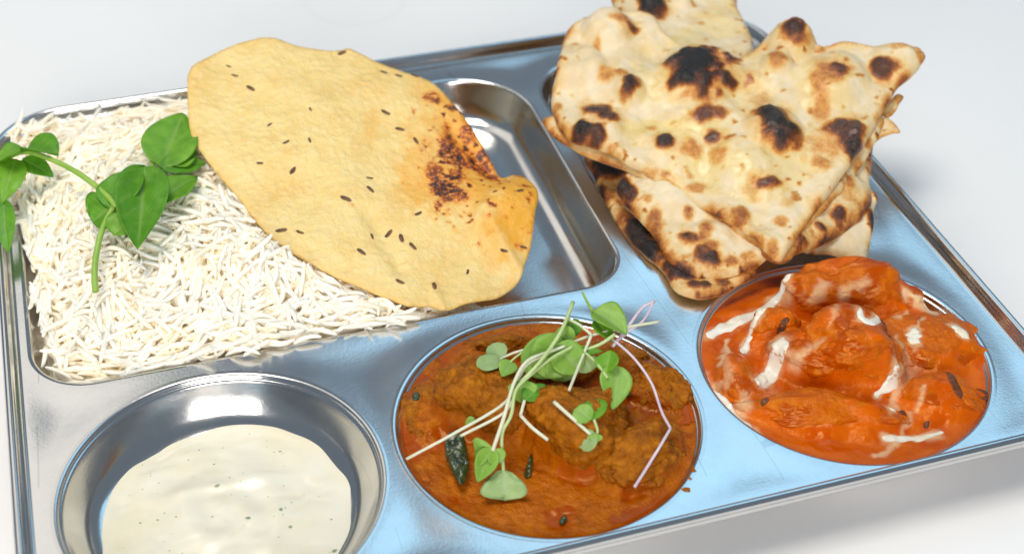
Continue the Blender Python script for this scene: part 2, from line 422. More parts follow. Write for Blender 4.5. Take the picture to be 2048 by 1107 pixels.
# ------------------------------------------------------------------ sheet builder (breads, cream, cooked leaf)
def smooth_loop(pts, step):
    """closed Catmull-Rom through pts, resampled"""
    pts = np.asarray(pts, float); n = len(pts); out = []
    for i in range(n):
        p0, p1, p2, p3 = pts[i - 1], pts[i], pts[(i + 1) % n], pts[(i + 2) % n]
        m = max(2, int(np.linalg.norm(p2 - p1) / step))
        for k in range(m):
            t = k / m
            out.append(0.5 * (2 * p1 + (p2 - p0) * t + (2 * p0 - 5 * p1 + 4 * p2 - p3) * t * t + (3 * p1 - p0 - 3 * p2 + p3) * t ** 3))
    return np.array(out)
def seg_dist(x, y, loop, closed=True):
    a = loop; b = np.roll(loop, -1, 0)
    if not closed: a, b = loop[:-1], loop[1:]
    best = np.full(len(x), 1e9)
    for (ax, ay), (bx, by) in zip(a, b):
        dx, dy = bx - ax, by - ay; L = dx * dx + dy * dy + 1e-12
        t = np.clip(((x - ax) * dx + (y - ay) * dy) / L, 0, 1)
        best = np.minimum(best, (x - ax - t * dx) ** 2 + (y - ay - t * dy) ** 2)
    return np.sqrt(best)
def inside(x, y, loop):
    r = np.zeros(len(x), bool); a = loop; b = np.roll(loop, -1, 0)
    for (ax, ay), (bx, by) in zip(a, b):
        if ay == by: continue
        c = ((ay > y) != (by > y)) & (x < (bx - ax) * (y - ay) / (by - ay) + ax)
        r ^= c
    return r
def tri_sheet(loop, step):
    x0, y0 = loop.min(0); x1, y1 = loop.max(0)
    gx, gy = np.meshgrid(np.arange(x0, x1, step), np.arange(y0, y1, step * 0.87)); gx = gx + (np.arange(gx.shape[0]) % 2)[:, None] * step / 2
    gx, gy = gx.ravel(), gy.ravel()
    k = inside(gx, gy, loop); gx, gy = gx[k], gy[k]
    k = seg_dist(gx, gy, loop) > step * 0.55; gx, gy = gx[k], gy[k]
    pts = [Vector(p) for p in loop] + [Vector(p) for p in zip(gx, gy)]
    n = len(loop)
    vo, _, fo, *_ = delaunay_2d_cdt(pts, [(i, (i + 1) % n) for i in range(n)], [], 1, 1e-6)
    vo = np.array([(p.x, p.y) for p in vo]); fo = np.array([tuple(t) for t in fo])
    return vo, fo
def closed_sheet(vo, fo, ztop, zbot, attrs_top, attrs_bot=None):
    """top and bottom skins sharing the outline (where thickness is zero the two are welded by an edge strip)"""
    n = len(vo)
    v = np.concatenate([np.column_stack([vo, ztop]), np.column_stack([vo, zbot])])
    f = [tuple(t) for t in fo] + [tuple(t[::-1] + n) for t in fo]
    ec = {}
    for t in fo:
        for a, b in ((t[0], t[1]), (t[1], t[2]), (t[2], t[0])):
            if (b, a) in ec: del ec[(b, a)]
            else: ec[(a, b)] = 1
    for a, b in ec: f.append((b, a, a + n, b + n))
    at = {k: np.concatenate([a, (attrs_bot or attrs_top)[k]]) for k, a in attrs_top.items()}
    return v, f, at
E2 = CR[:2] / np.linalg.norm(CR[:2]); E1 = CF[:2] / np.linalg.norm(CF[:2])   # across / away, used to state patch sizes
def blobs(vo, plane, spots, seed, wob=0.35):
    """sum of soft irregular patches: (u, v, half-width mm across, half-depth mm away, strength)"""
    out = np.zeros(len(vo))
    w = wob * fbm(vo[:, 0], vo[:, 1], 0, 7.0, seed, 3)
    for (u, v_, a, b, s) in spots:
        c = plane.pick(u, v_)[:2]; d = vo - c
        e = np.hypot(d @ E2 / a, d @ E1 / b) + w
        out = np.maximum(out, s * sstep(1.35, 0.35, e))
    return out
# ------------------------------------------------------------------ papad
PAP = Plane((880, 620, 1), (1060, 500, 4), (378, 150, 36))
pap_px = [(380, 148), (420, 118), (490, 90), (545, 84), (610, 100), (680, 106), (700, 104), (760, 130), (830, 155), (870, 175), (905, 210), (930, 240), (960, 280), (985, 318), (1003, 342), (1040, 352), (1065, 375), (1076, 405), (1068, 450), (1062, 495), (1050, 530), (1042, 560), (1020, 580), (985, 598), (930, 608), (890, 624), (860, 614), (820, 616), (770, 596), (700, 566), (620, 525), (550, 478), (510, 438), (480, 395), (440, 350), (400, 300), (382, 268), (376, 215)]
pap_loop = smooth_loop([PAP.pick(*t)[:2] for t in pap_px], 1.5)
pap_loop += 0.10 * np.column_stack([vn3(pap_loop[:, 0], pap_loop[:, 1], 0, 3, 3), vn3(pap_loop[:, 0], pap_loop[:, 1], 9, 3, 4)])
def pap_warp(x, y):
    z = PAP.z(x, y) + 1.5 * fbm(x, y, 0, 42, 21, 2) + 0.45 * vn3(x, y, 0, 12, 22) + 0.14 * vn3(x, y, 5, 5.5, 23) + 0.12 * vn3(x, y, 3, 2.4, 24)
    for (u, v_, r, h) in ((1020, 430, 20, 6.5), (960, 330, 12, -3.0), (990, 520, 16, -2.5), (720, 390, 14, 1.6), (600, 200, 40, 3.0), (470, 150, 22, -1.5)):
        c = PAP.pick(u, v_); z = z + h * np.exp(-((x - c[0]) ** 2 + (y - c[1]) ** 2) / (r * r))
    for (a, b, w, h) in (((740, 430), (800, 540), 4.0, -1.6), ((900, 260), (1000, 350), 3.5, -1.8), ((1000, 350), (940, 430), 5, -1.5), ((960, 430), (1045, 555), 3.5, 2.2), ((865, 575), (890, 622), 2.0, 1.0)):
        sl = np.array([PAP.pick(*a)[:2], PAP.pick(*b)[:2]]); d = seg_dist(np.ravel(x), np.ravel(y), sl, False)
        z = z + h * np.exp(-(d.reshape(np.shape(x)) / w) ** 2)
    return z
vo, fo = tri_sheet(pap_loop, 1.1)
de = seg_dist(vo[:, 0], vo[:, 1], pap_loop)
zc = pap_warp(vo[:, 0], vo[:, 1])
th = 0.55 + 0.55 * np.sqrt(np.clip(de / 1.5, 0, 1))
sp = [(905, 312, 6, 10, .66), (888, 382, 9, 7, .78), (945, 322, 12, 7, .55), (915, 350, 5, 12, .6), (900, 285, 4, 10, .55), (868, 205, 4, 4, .5), (935, 260, 5, 8, .5), (905, 225, 2.2, 3, .8), (925, 232, 2.0, 2.6, .8), (875, 212, 1.6, 2.4, .7), (895, 258, 3, 5, .5), (850, 300, 4, 6, .35),
      (960, 305, 6, 4, .5), (985, 340, 3, 2, .6), (870, 350, 5, 6, .55), (900, 395, 9, 3, .6), (1040, 355, 3, 2, .45), (1035, 405, 2, 1.5, .4), (1010, 455, 1.5, 1.2, .45), (1040, 500, 2, 1.5, .4), (975, 345, 1.2, 1.2, .9), (910, 362, 1.3, 1.3, .9), (965, 340, 1.0, 1.0, .8), (930, 290, 1.2, 1.5, .8), (683, 108, 3, 1.5, .5), (705, 415, 1, 1.4, .4)]
char = blobs(vo, PAP, sp, 31, 0.45)
speck = sstep(0.45, 0.75, vn3(vo[:, 0], vo[:, 1], 0, 2.1, 77)) * blobs(vo, PAP, [(925, 310, 24, 46, 1), (1035, 420, 10, 20, .7)], 33, 0.3) * 0.9
char = np.maximum(char, speck)
gold = blobs(vo, PAP, [(1035, 430, 15, 34, .95), (950, 290, 24, 44, .9), (880, 365, 20, 20, .75), (905, 230, 14, 22, .7), (990, 480, 8, 20, .5), (740, 190, 12, 9, .18), (560, 360, 12, 12, .15), (745, 260, 4, 12, .35), (860, 190, 10, 12, .4)], 35, 0.3)
gold = np.maximum(gold, 0.30 * np.exp(-de / 2.0))
v, fcs, at = closed_sheet(vo, fo, zc + th / 2, zc - th / 2, {'char': char, 'gold': gold})
c0 = PAP.pick(720, 350)
papad = empty('papad', c0, 'thin golden crisp papad dotted with cumin, leaning on the white rice', 'flatbread')
obj('papad_sheet', v, fcs, M_PAPAD, papad, at)
# cumin seeds baked into it
def seed_mesh(k):
    L, W = 2.0, 0.72
    v, f = [], []
    ns, nr = 7, 8
    for i in range(ns + 1):
        s = -1 + 2 * i / ns; r = W * math.sqrt(max(0, 1 - abs(s) ** 2.2)) + 0.02
        for j in range(nr):
            a = 2 * math.pi * j / nr; rr = r * (1 + 0.14 * math.cos(a * 4 + k))
            v.append((s * L, rr * math.cos(a) + 0.25 * (s * s - .5) * (k % 2), rr * math.sin(a) * 0.6))
    for i in range(ns):
        for j in range(nr):
            j2 = (j + 1) % nr; f.append((i * nr + j, i * nr + j2, (i + 1) * nr + j2, (i + 1) * nr + j))
    f += [tuple(range(nr))[::-1], tuple(range(ns * nr, ns * nr + nr))]
    return mesh_data('cumin_seed', v, f, M_SEED)
SEEDS = [seed_mesh(k) for k in range(4)]
seed_px = [(458, 137, -20), (470, 157, -15), (502, 183, -25), (684, 112, 20), (768, 150, -15), (798, 158, -10), (830, 157, -20), (622, 231, -50), (540, 257, 40), (573, 292, 30), (620, 290, -60), (520, 329, 0), (586, 343, 60), (772, 233, -20), (800, 264, -10), (832, 288, -50), (692, 403, -20), (740, 361, 0), (741, 384, -30), (837, 431, 25), (562, 459, 10), (600, 465, -15), (744, 472, -60), (777, 466, 40), (803, 478, -65), (826, 494, -40), (723, 507, -30), (935, 541, 75), (869, 574, -80), (800, 567, -20), (905, 225, 0), (1040, 404, 25), (1047, 500, -10), (1008, 510, -20), (935, 185, -30)]
for i, (u, v_, a) in enumerate(seed_px):
    c = PAP.pick(u, v_); x, y = c[0], c[1]
    if not inside(np.array([x]), np.array([y]), pap_loop)[0]: continue
    e = 0.8; zx = (pap_warp(np.array([x + e]), np.array([y])) - pap_warp(np.array([x - e]), np.array([y])))[0] / (2 * e)
    zy = (pap_warp(np.array([x]), np.array([y + e])) - pap_warp(np.array([x]), np.array([y - e])))[0] / (2 * e)
    nrm = Vector((-zx, -zy, 1)).normalized()
    ca, sa = math.cos(math.radians(a)), math.sin(math.radians(a))
    dx = Vector((E2[0] * ca + E1[0] * sa * 1.5, E2[1] * ca + E1[1] * sa * 1.5, 0)); dx = (dx - nrm * dx.dot(nrm)).normalized(); dy = nrm.cross(dx)
    o = link('cumin_seed', SEEDS[i % 4], papad)
    s = rng.uniform(0.75, 1.45)
    mt = Matrix(((dx.x, dy.x, nrm.x, 0), (dx.y, dy.y, nrm.y, 0), (dx.z, dy.z, nrm.z, 0), (0, 0, 0, 1))) @ Matrix.Scale(s, 4)
    o.matrix_basis = Matrix.Translation((Vector((x, y, pap_warp(np.array([x]), np.array([y]))[0] + 0.42)) * MM)) @ mt

# ------------------------------------------------------------------ rice
PAPL = pap_loop[::3]
def rice_h(x, y):
    d = -sdf_rr(RICE, x, y)
    edge = -2.0 - 8.0 * np.exp(-((x + 178) ** 2 + (y + 28) ** 2) / 45 ** 2) + 6.0 * sstep(60, 137, y) + 3 * sstep(-60, -150, x) * sstep(0, 60, y)
    h = edge + 16.0 * sstep(0, 52, d) + 2.0 * fbm(x, y, 0, 24, 51, 3)
    right = sstep(-52, 4, x + 0.12 * (y - 40) + 5 * vn3(x, y, 0, 22, 53))
    h = h * (1 - right) - 22.0 * right
    inp = inside(np.ravel(x), np.ravel(y), PAPL).reshape(np.shape(x))
    dp = np.where(inp, 0.0, seg_dist(np.ravel(x), np.ravel(y), PAPL).reshape(np.shape(x)))
    return np.minimum(h, PAP.z(x, y) - 4.5 + 0.9 * dp)
rice = empty('rice_portion', (-90, 50, -28), 'mound of white long grain rice filling the large left compartment', 'rice')
# packed core under the loose grains
vo, fo = tri_sheet(rrect(RICE, 4.6)[::2], 3.0)
d = -sdf_rr(RICE, vo[:, 0], vo[:, 1])
hz = rice_h(vo[:, 0], vo[:, 1]) - 1.5 - 6.0 * sstep(9, 4.6, d)
k = hz > -19.3
fk = [tuple(t) for t in fo if k[t].all()]
obj('packed_core', np.column_stack([vo, np.minimum(hz, 30)]), fk, M_RICEB, rice)
def grain(L, W, bend, ns=9, nr=7, twist=0.0):
    v, f = [], []
    for i in range(ns + 1):
        s = math.sin(-math.pi / 2 + math.pi * i / ns); r = W * (max(0.0, 1 - abs(s) ** 6)) ** 0.5 * (0.80 + 0.20 * (1 - s * s)) + 0.12
        cx, cz = s * L, bend * (s * s - 0.4); cy = twist * s * s * s
        for j in range(nr):
            a = 2 * math.pi * j / nr
            v.append((cx, cy + r * math.cos(a), cz + r * math.sin(a) * 0.86))
    for i in range(ns):
        for j in range(nr):
            j2 = (j + 1) % nr; f.append((i * nr + j, i * nr + j2, (i + 1) * nr + j2, (i + 1) * nr + j))
    f += [tuple(range(nr))[::-1], tuple(range(ns * nr, ns * nr + nr))]
    return np.array(v), f
VAR = [grain(rng.choice([rng.uniform(3.2, 5.5), rng.uniform(5.5, 10.0)], p=(.2, .8)), rng.uniform(0.84, 1.06), rng.choice([-1, 1]) * abs(rng.normal(0, 2.0)), twist=rng.normal(0, 0.5)) for _ in range(26)]
VARM = [mesh_data('rice_grain', v, f, M_RICE) for v, f in VAR]
VARL = np.array([v[:, 0].max() for v, f in VAR])
NC = 26000
gx, gy = rng.uniform(-181, 20, NC), rng.uniform(-30, 138, NC)
dw = -sdf_rr(RICE, gx, gy)
wd = np.arctan2(-(sdf_rr(RICE, gx + .5, gy) - sdf_rr(RICE, gx - .5, gy)), sdf_rr(RICE, gx, gy + .5) - sdf_rr(RICE, gx, gy - .5))
h0 = rice_h(gx, gy)
lay = rng.choice(4, NC, p=(0.22, 0.33, 0.30, 0.15))
gz = h0 + np.array([-2.8, -0.6, 1.5, 3.3])[lay] + rng.uniform(-1.0, 1.0, NC)
gv = rng.integers(len(VAR), size=NC); gL = VARL[gv]
clump = 3.2 * fbm(gx, gy, 0, 30, 57, 2)                                # grains lie in loose swathes
gya = np.where(rng.random(NC) < .45, clump + rng.normal(0, .35, NC), rng.uniform(0, 2 * np.pi, NC))
gya = np.where((dw < 11) & (rng.random(NC) < .75), wd + rng.normal(0, .22, NC), gya); gpt = rng.normal(0, 0.26, NC)
gh_ = (rice_h(gx + 3 * np.cos(gya), gy + 3 * np.sin(gya)) - rice_h(gx - 3 * np.cos(gya), gy - 3 * np.sin(gya))) / 6.0
gpt += np.clip(np.arctan(gh_), -0.8, 0.8)
okg = h0 > -18.8
for s_ in (-1, -0.5, 0, 0.5, 1):
    qx, qy, qz = gx + np.cos(gya) * np.cos(gpt) * gL * s_, gy + np.sin(gya) * np.cos(gpt) * gL * s_, gz + np.sin(gpt) * gL * s_
    dd = -sdf_rr(RICE, qx, qy)
    okg &= ~((qz < 1.3) & (dd < wall_inset(np.minimum(qz - 0.8, 0)) + 0.7)) & (qz > -18.9)
    okg &= ~((dd < -4) & (qz < 5))
    okg &= ~(inside(qx, qy, PAPL) & (qz > PAP.z(qx, qy) - 2.6))
idx = np.nonzero(okg)[0][:5800]
grx = np.where(rng.random(NC) < .5, rng.uniform(0, 6.283, NC), rng.normal(0, .5, NC))
cand = [(gx[i], gy[i], gz[i], gya[i], gpt[i], grx[i], int(gv[i]), int(lay[i])) for i in idx]
def gm(c):
    return Matrix.Rotation(c[3], 4, 'Z') @ Matrix.Rotation(-c[4], 4, 'Y') @ Matrix.Rotation(c[5], 4, 'X')
inpap = inside(np.array([c[0] for c in cand]), np.array([c[1] for c in cand]), pap_loop)
order = sorted(range(len(cand)), key=lambda i: (inpap[i] * 100) - (cand[i][7] * 30 - cand[i][1] * 0.12 + rng.uniform(0, 6)))
solo = set(order[:300])
bv, bf, off = [], [], 0
for i, c in enumerate(cand):
    if i in solo:
        o = link('rice_grain', VARM[c[6]], rice); o.matrix_basis = Matrix.Translation(Vector(c[:3]) * MM) @ gm(c)
    else:
        v, f = VAR[c[6]]; R = np.array(gm(c).to_3x3())
        bv.append(v @ R.T + np.array(c[:3])); bf += [tuple(t + off for t in q) for q in f]; off += len(v)
o = obj('grain_mass', np.concatenate(bv), bf, M_RICE, rice); o['kind'] = 'stuff'

# ------------------------------------------------------------------ naan
def naan(name, label, px, plane, thick, spots, bubbles=(), ghee=(), seed=1, edge=0.22, step=1.2, wav=1.2, overall=0.0, parent=None, part='bread'):
    loop = smooth_loop([plane.pick(*t)[:2] for t in px], 1.6)
    loop = loop + 0.5 * np.column_stack([vn3(loop[:, 0], loop[:, 1], seed, 5, seed), vn3(loop[:, 0], loop[:, 1], seed, 5, seed + 9)])
    vo, fo = tri_sheet(loop, step)
    x, y = vo[:, 0], vo[:, 1]
    de = seg_dist(x, y, loop)
    spots = [(u, v_, a * 0.86, b * 0.86, s_ * 0.78) if s_ < .6 else (u, v_, a, b, s_) for (u, v_, a, b, s_) in spots]
    ch = blobs(vo, plane, spots, seed + 40, 0.38)
    tiny = sstep(0.66, 0.86, vn3(x, y, 4, 3.4, seed + 73)) * 0.42 * sstep(-.1, .5, vn3(x, y, 6, 22, seed + 74))
    ch = np.maximum(ch, tiny)
    halo = blobs(vo, plane, [(u, v_, a * 1.3 + .6, b * 1.3 + .6, 0.20) for (u, v_, a, b, s_) in spots if s_ > .45], seed + 43, 0.45)
    ch = np.maximum(ch, halo)
    mottl = np.clip(0.5 + 0.8 * fbm(x, y, 0, 9, seed + 60, 3), 0, 1)
    ch = np.maximum(ch, edge * np.exp(-de / 3.0) * (0.3 + 1.3 * mottl))
    ch = np.maximum(ch, 0.07 * sstep(0.5, 0.9, mottl) + overall * (0.6 + 0.7 * mottl))
    speck = sstep(0.60, 0.85, vn3(x, y, 0, 2.6, seed + 71)) * np.exp(-de / 6.0) * 0.75
    ch = np.clip(np.maximum(ch, speck), 0, 1)
    gh = blobs(vo, plane, ghee, seed + 80, 0.5) if ghee else np.zeros(len(vo))
    base = plane.z(x, y) + wav * fbm(x, y, 0, 30, seed + 90, 3)
    top = base + thick * (0.12 + 0.88 * np.sqrt(np.clip(1 - (1 - np.clip(de / (thick * 1.1), 0, 1)) ** 2, 0, 1))) + 0.75 * fbm(x, y, 0, 10, seed + 95, 4) * sstep(0, 3, de)
    top += 1.7 * ch * sstep(0.25, 0.9, ch) + 0.35 * vn3(x, y, 0, 2.4, seed + 97) * sstep(.45, .8, ch)
    for (u, v_, r, h) in bubbles:
        c = plane.pick(u, v_); dd = np.hypot(x - c[0], y - c[1]) / r
        top = top + 1.7 * h * np.sqrt(np.clip(1 - dd ** 2, 0, 1)) * sstep(1.0, 0.55, dd) ** 0.5 if h > 0 else top + h * np.exp(-dd ** 2)
    bot = base - 0.25 * thick * np.sqrt(np.clip(de / thick, 0, 1))
    v, f, at = closed_sheet(vo, fo, top, bot, {'char': ch, 'ghee': gh}, {'char': np.full(len(vo), 0.22), 'ghee': np.zeros(len(vo))})
    if parent is None:
        c = loop.mean(0); parent = empty(name, (c[0], c[1], float(bot.min())), label, 'naan', 'naan breads stacked on the tray')
    obj(part, v, f, M_NAAN, parent, at)
    return parent
# lowest, scorched, half in the compartment and lapping over the deck
P6 = Plane((1390, 598, 1.8), (1500, 560, 2.6), (1180, 340, -2.0))
naan('naan', 'lowest scorched naan lapping over the deck beside the orange curry', [(1172, 318), (1260, 300), (1420, 400), (1560, 470), (1510, 550), (1475, 572), (1440, 594), (1392, 601), (1350, 585), (1332, 560), (1318, 541), (1270, 498), (1222, 425), (1190, 360)], P6, 3.0,
     [(1215, 350, 8, 14, .9), (1200, 395, 5, 12, .75), (1255, 440, 8, 10, .55), (1275, 480, 7, 12, .85), (1300, 515, 7, 8, .9), (1365, 560, 8, 5, .85), (1385, 580, 4, 4, .7), (1410, 582, 3, 3, .75), (1440, 575, 4, 4, .6), (1350, 545, 6, 5, .85)], seed=3, overall=0.27, edge=0.4)
P5 = Plane((1735, 530, 2.2), (1640, 505, 3.5), (1742, 400, 10))
naan('naan', 'pale plain naan flap pointing down towards the orange curry bowl', [(1600, 400), (1740, 380), (1746, 430), (1744, 470), (1737, 505), (1733, 531), (1712, 527), (1690, 521), (1660, 512), (1600, 500)], P5, 2.4,
     [(1745, 452, 2.5, 6, .9), (1742, 505, 1.2, 3, .8)], seed=8, edge=0.12, wav=0.8)
P3 = Plane((1340, 530, 5.0), (1240, 385, 12), (1530, 512, 9.0))
naan('naan', 'blistered naan in the middle of the stack with a rounded spotted edge', [(1236, 372), (1280, 330), (1400, 300), (1560, 420), (1560, 490), (1532, 516), (1500, 540), (1450, 554), (1395, 556), (1352, 541), (1325, 508), (1305, 470), (1270, 430), (1240, 398)], P3, 3.6,
     [(1370, 488, 4.2, 5, .78), (1408, 480, 5, 8, .52), (1412, 528, 7, 4.5, .8), (1425, 505, 5, 5, .55), (1375, 440, 2.6, 4, .55), (1293, 414, 3, 3, .4), (1245, 385, 4, 6, .85), (1258, 402, 3, 5, .7), (1310, 455, 4, 8, .55), (1440, 440, 7, 7, .35), (1460, 530, 4, 4, .55), (1490, 520, 4, 3, .45), (1340, 520, 3, 4, .5)],
     bubbles=[(1420, 490, 11, 1.6), (1320, 400, 14, 1.4)], seed=13, edge=0.5)
P4 = Plane((1740, 395, 12), (1600, 505, 9), (1735, 290, 20))
naan('naan', 'naan with a browned rolled edge on the right side of the stack', [(1560, 400), (1640, 300), (1735, 285), (1742, 330), (1738, 372), (1742, 392), (1736, 425), (1700, 458), (1660, 484), (1615, 503), (1570, 520), (1545, 500)], P4, 4.0,
     [(1690, 388, 4.5, 5, .48), (1735, 310, 4, 9, .9), (1676, 448, 4, 4, .7), (1640, 470, 4, 3, .7), (1600, 495, 5, 3, .65), (1705, 420, 8, 8, .3), (1590, 480, 9, 8, .42), (1738, 400, 3, 6, .35)],
     bubbles=[(1690, 410, 14, 2.0)], seed=19, edge=0.42)
# the piece at the back, running out of the picture
P2 = Plane((1500, 80, 33), (1225, -20, 40), (1460, -60, 40))
naan('naan', 'naan at the back of the stack with one dark blister, cut by the picture edge', [(1232, 30), (1222, 0), (1230, -40), (1300, -75), (1420, -70), (1466, -20), (1475, 20), (1500, 70), (1506, 92), (1495, 130), (1400, 180), (1280, 140)], P2, 3.4,
     [(1302, 22, 6.2, 9, .92), (1385, 22, 3, 3, .45), (1230, 5, 3, 5, .5), (1400, 58, 2, 2, .35), (1420, -20, 6, 6, .5), (1360, 5, 4, 5, .3)], bubbles=[(1302, 22, 8, 2.2), (1365, 18, 5, 2.0)], ghee=[(1430, 60, 12, 14, .55), (1380, 90, 12, 10, .5)], seed=23, step=1.4)
# the big folded piece on top
P1 = Plane((1555, 527, 12), (1130, 60, 40), (1850, 120, 44))
top = naan('naan', 'large folded naan on top of the stack with a big black blister', [(1104, 185), (1112, 150), (1122, 110), (1132, 62), (1165, 35), (1200, 26), (1245, 22), (1290, 26), (1318, 44), (1335, 70), (1380, 92), (1440, 104), (1480, 112), (1508, 98), (1535, 72), (1575, 62), (1612, 76), (1640, 98), (1690, 92), (1740, 97), (1790, 100), (1830, 102), (1850, 120), (1836, 142), (1800, 172), (1775, 210), (1748, 255), (1722, 300), (1690, 345), (1660, 385), (1625, 430), (1595, 475), (1568, 515), (1555, 528), (1538, 516), (1505, 478), (1460, 446), (1400, 408), (1340, 368), (1270, 335), (1205, 305), (1150, 288), (1120, 262), (1108, 235), (1102, 212)], P1, 2.8,
     [(1402, 152, 16, 15.5, 1.0), (1545, 268, 10.5, 13, .9), (1555, 300, 6, 6, .85), (1258, 195, 4.4, 7, .88), (1240, 62, 8, 5, .52), (1262, 70, 4, 4, .62), (1195, 100, 2.4, 5, .42), (1150, 98, 2.5, 3, .3), (1192, 232, 6.5, 7, .78), (1210, 250, 6, 4, .7), (1168, 280, 5, 6, .88), (1190, 285, 4, 5, .7), (1215, 165, 6, 7, .42),
      (1412, 240, 8.5, 6, .62), (1327, 290, 3.8, 5.5, .78), (1303, 262, 4, 3, .42), (1382, 305, 6, 6, .42), (1427, 284, 4.5, 4.5, .66), (1530, 378, 6.5, 4, .62), (1552, 138, 5.4, 7.5, .5), (1580, 88, 8, 7.5, .76), (1655, 165, 12, 9, .5), (1672, 160, 6, 6, .62), (1640, 210, 6, 12, .42), (1765, 150, 7, 6, .68), (1800, 112, 8, 4, .42), (1838, 125, 3, 5, .42), (1690, 272, 8, 8, .72), (1705, 300, 5, 9, .8), (1650, 300, 12, 12, .36), (1630, 330, 7, 9, .42),
      (1480, 442, 5.5, 6, .56), (1462, 465, 3, 4, .4), (1558, 452, 4, 4, .48), (1545, 505, 4, 6, .5), (1520, 490, 3, 4, .42), (1395, 375, 5, 3.5, .45), (1330, 350, 4, 3, .42), (1265, 345, 5, 3, .48), (1225, 310, 4, 4, .42), (1435, 320, 5, 6, .36), (1642, 108, 4, 4, .38), (1520, 205, 9, 6, .30), (1310, 345, 4, 3, .35), (1115, 222, 2.5, 3, .5), (1515, 405, 5, 3, .3), (1570, 412, 4, 4, .3), (1525, 255, 10, 14, .4), (1395, 205, 12, 6, .42)],
     bubbles=[(1215, 66, 13, 4.0), (1150, 140, 15, 2.6), (1402, 152, 20, 3.4), (1580, 92, 12, 4.0), (1552, 140, 8, 2.2), (1545, 270, 14, 2.6), (1258, 195, 8, 1.8), (1670, 165, 16, 2.6), (1310, 120, 8, -2.2), (1300, 230, 10, -1.4), (1480, 190, 9, -2.0), (1440, 370, 12, -1.0), (1620, 240, 10, -1.5), (1785, 130, 12, 1.8), (1200, 260, 12, 1.5), (1480, 330, 14, 1.2)],
     ghee=[(1330, 270, 20, 12, .75), (1300, 180, 10, 20, .45), (1440, 330, 22, 16, .6), (1420, 100, 20, 10, .45), (1560, 330, 20, 14, .5), (1500, 170, 14, 16, .4), (1650, 180, 18, 16, .5), (1500, 390, 14, 8, .4), (1690, 280, 10, 12, .6)], seed=29, edge=0.34, step=1.0, wav=1.9)
P1b = Plane((1560, 527, 9.5), (1130, 60, 35), (1850, 130, 38))
naan('', '', [(1085, 242), (1110, 236), (1240, 240), (1500, 260), (1700, 200), (1765, 235), (1758, 275), (1735, 312), (1700, 362), (1670, 402), (1625, 450), (1590, 505), (1572, 526), (1540, 524), (1490, 480), (1400, 424), (1270, 352), (1180, 318), (1125, 290), (1100, 268)], P1b, 2.4,
     [(1735, 300, 3, 4, .5), (1640, 440, 4, 3, .35), (1620, 455, 3, 3, .4), (1090, 245, 2, 3, .5)], seed=37, edge=0.3, step=1.6, parent=top, part='lower_fold')
for px_, sd in (([(1735, 262), (1752, 240), (1775, 236), (1802, 264), (1785, 268), (1765, 275), (1745, 285)], 41), ([(1762, 222), (1778, 205), (1795, 188), (1808, 192), (1800, 206), (1792, 222), (1775, 236)], 42)):
    naan('', '', px_, P1b, 1.0, [(px_[3][0], px_[3][1], 2.0, 3, .45)], seed=sd, edge=0.25, step=1.0, wav=0.8, parent=top, part='torn_shred')

# ------------------------------------------------------------------ curries
def polar_grid(cx, cy, R, nr=120, na=300):
    rr = R * np.sqrt(np.linspace(0, 1, nr + 1)[1:]) * 0.6 + R * np.linspace(0, 1, nr + 1)[1:] * 0.4
    t = np.linspace(0, 2 * np.pi, na, endpoint=False)
    x = np.concatenate([[cx], (cx + rr[:, None] * np.cos(t)).ravel()]); y = np.concatenate([[cy], (cy + rr[:, None] * np.sin(t)).ravel()])
    f = [(0, 1 + k, 1 + (k + 1) % na) for k in range(na)]
    for i in range(nr - 1):
        a = 1 + i * na
        for k in range(na):
            k2 = (k + 1) % na; f.append((a + k, a + na + k, a + na + k2, a + k2))
    return x, y, f
def ico(sub=5):
    import bmesh
    bm = bmesh.new(); bmesh.ops.create_icosphere(bm, subdivisions=sub, radius=1.0)
    v = np.array([p.co[:] for p in bm.verts]); f = [tuple(q.index for q in t.verts) for t in bm.faces]; bm.free()
    return v, f
ICO_V, ICO_F = ico(6)
def chunk_geo(u, v_, zc, rx, ry, rz, rot, seed, rough=0.16, fine=0.03, facets=9, soft=9.0):
    """rounded, faceted lump of cut meat: soft minimum of random cutting planes, then noise"""
    c = P(u, v_, zc)
    d = ICO_V
    rg = np.random.default_rng(seed)
    nn = rg.normal(size=(facets, 3)); nn /= np.linalg.norm(nn, axis=1, keepdims=True); oo = rg.uniform(0.72, 1.0, facets)
    inv = np.concatenate([np.maximum(d @ nn.T, 0) / oo, np.full((len(d), 1), 0.93)], 1)
    r = 1.0 / (np.sum(inv ** soft, 1) ** (1.0 / soft))
    k = r * (1 + rough * fbm(d[:, 0], d[:, 1], d[:, 2], 0.8, seed, 2) + fine * fbm(d[:, 0], d[:, 1], d[:, 2], 0.17, seed + 5, 4, 0.65))
    q = d * k[:, None] * np.array([rx, ry, rz])
    a = math.radians(rot); w = np.array([[E2[0], E1[0], 0], [E2[1], E1[1], 0], [0, 0, 1.0]]) @ np.array([[math.cos(a), -math.sin(a), 0], [math.sin(a), math.cos(a), 0], [0, 0, 1]])
    return q @ w.T + c, c
def chunk_field(x, y, chunks, fall=0.05):
    """how close each chunk outline is, for the gravy that climbs its sides"""
    out = np.zeros(len(x))
    for (u, v_, zc, rx, ry, rz, rot, seed) in chunks:
        c = P(u, v_, zc); a = math.radians(rot)
        dx, dy = (x - c[0]) * E2[0] + (y - c[1]) * E2[1], (x - c[0]) * E1[0] + (y - c[1]) * E1[1]
        X, Y = dx * math.cos(a) + dy * math.sin(a), -dx * math.sin(a) + dy * math.cos(a)
        e = np.hypot(X / rx, Y / ry)
        out = np.maximum(out, np.exp(-np.maximum(e - 0.80, 0) ** 2 / fall))
    return out
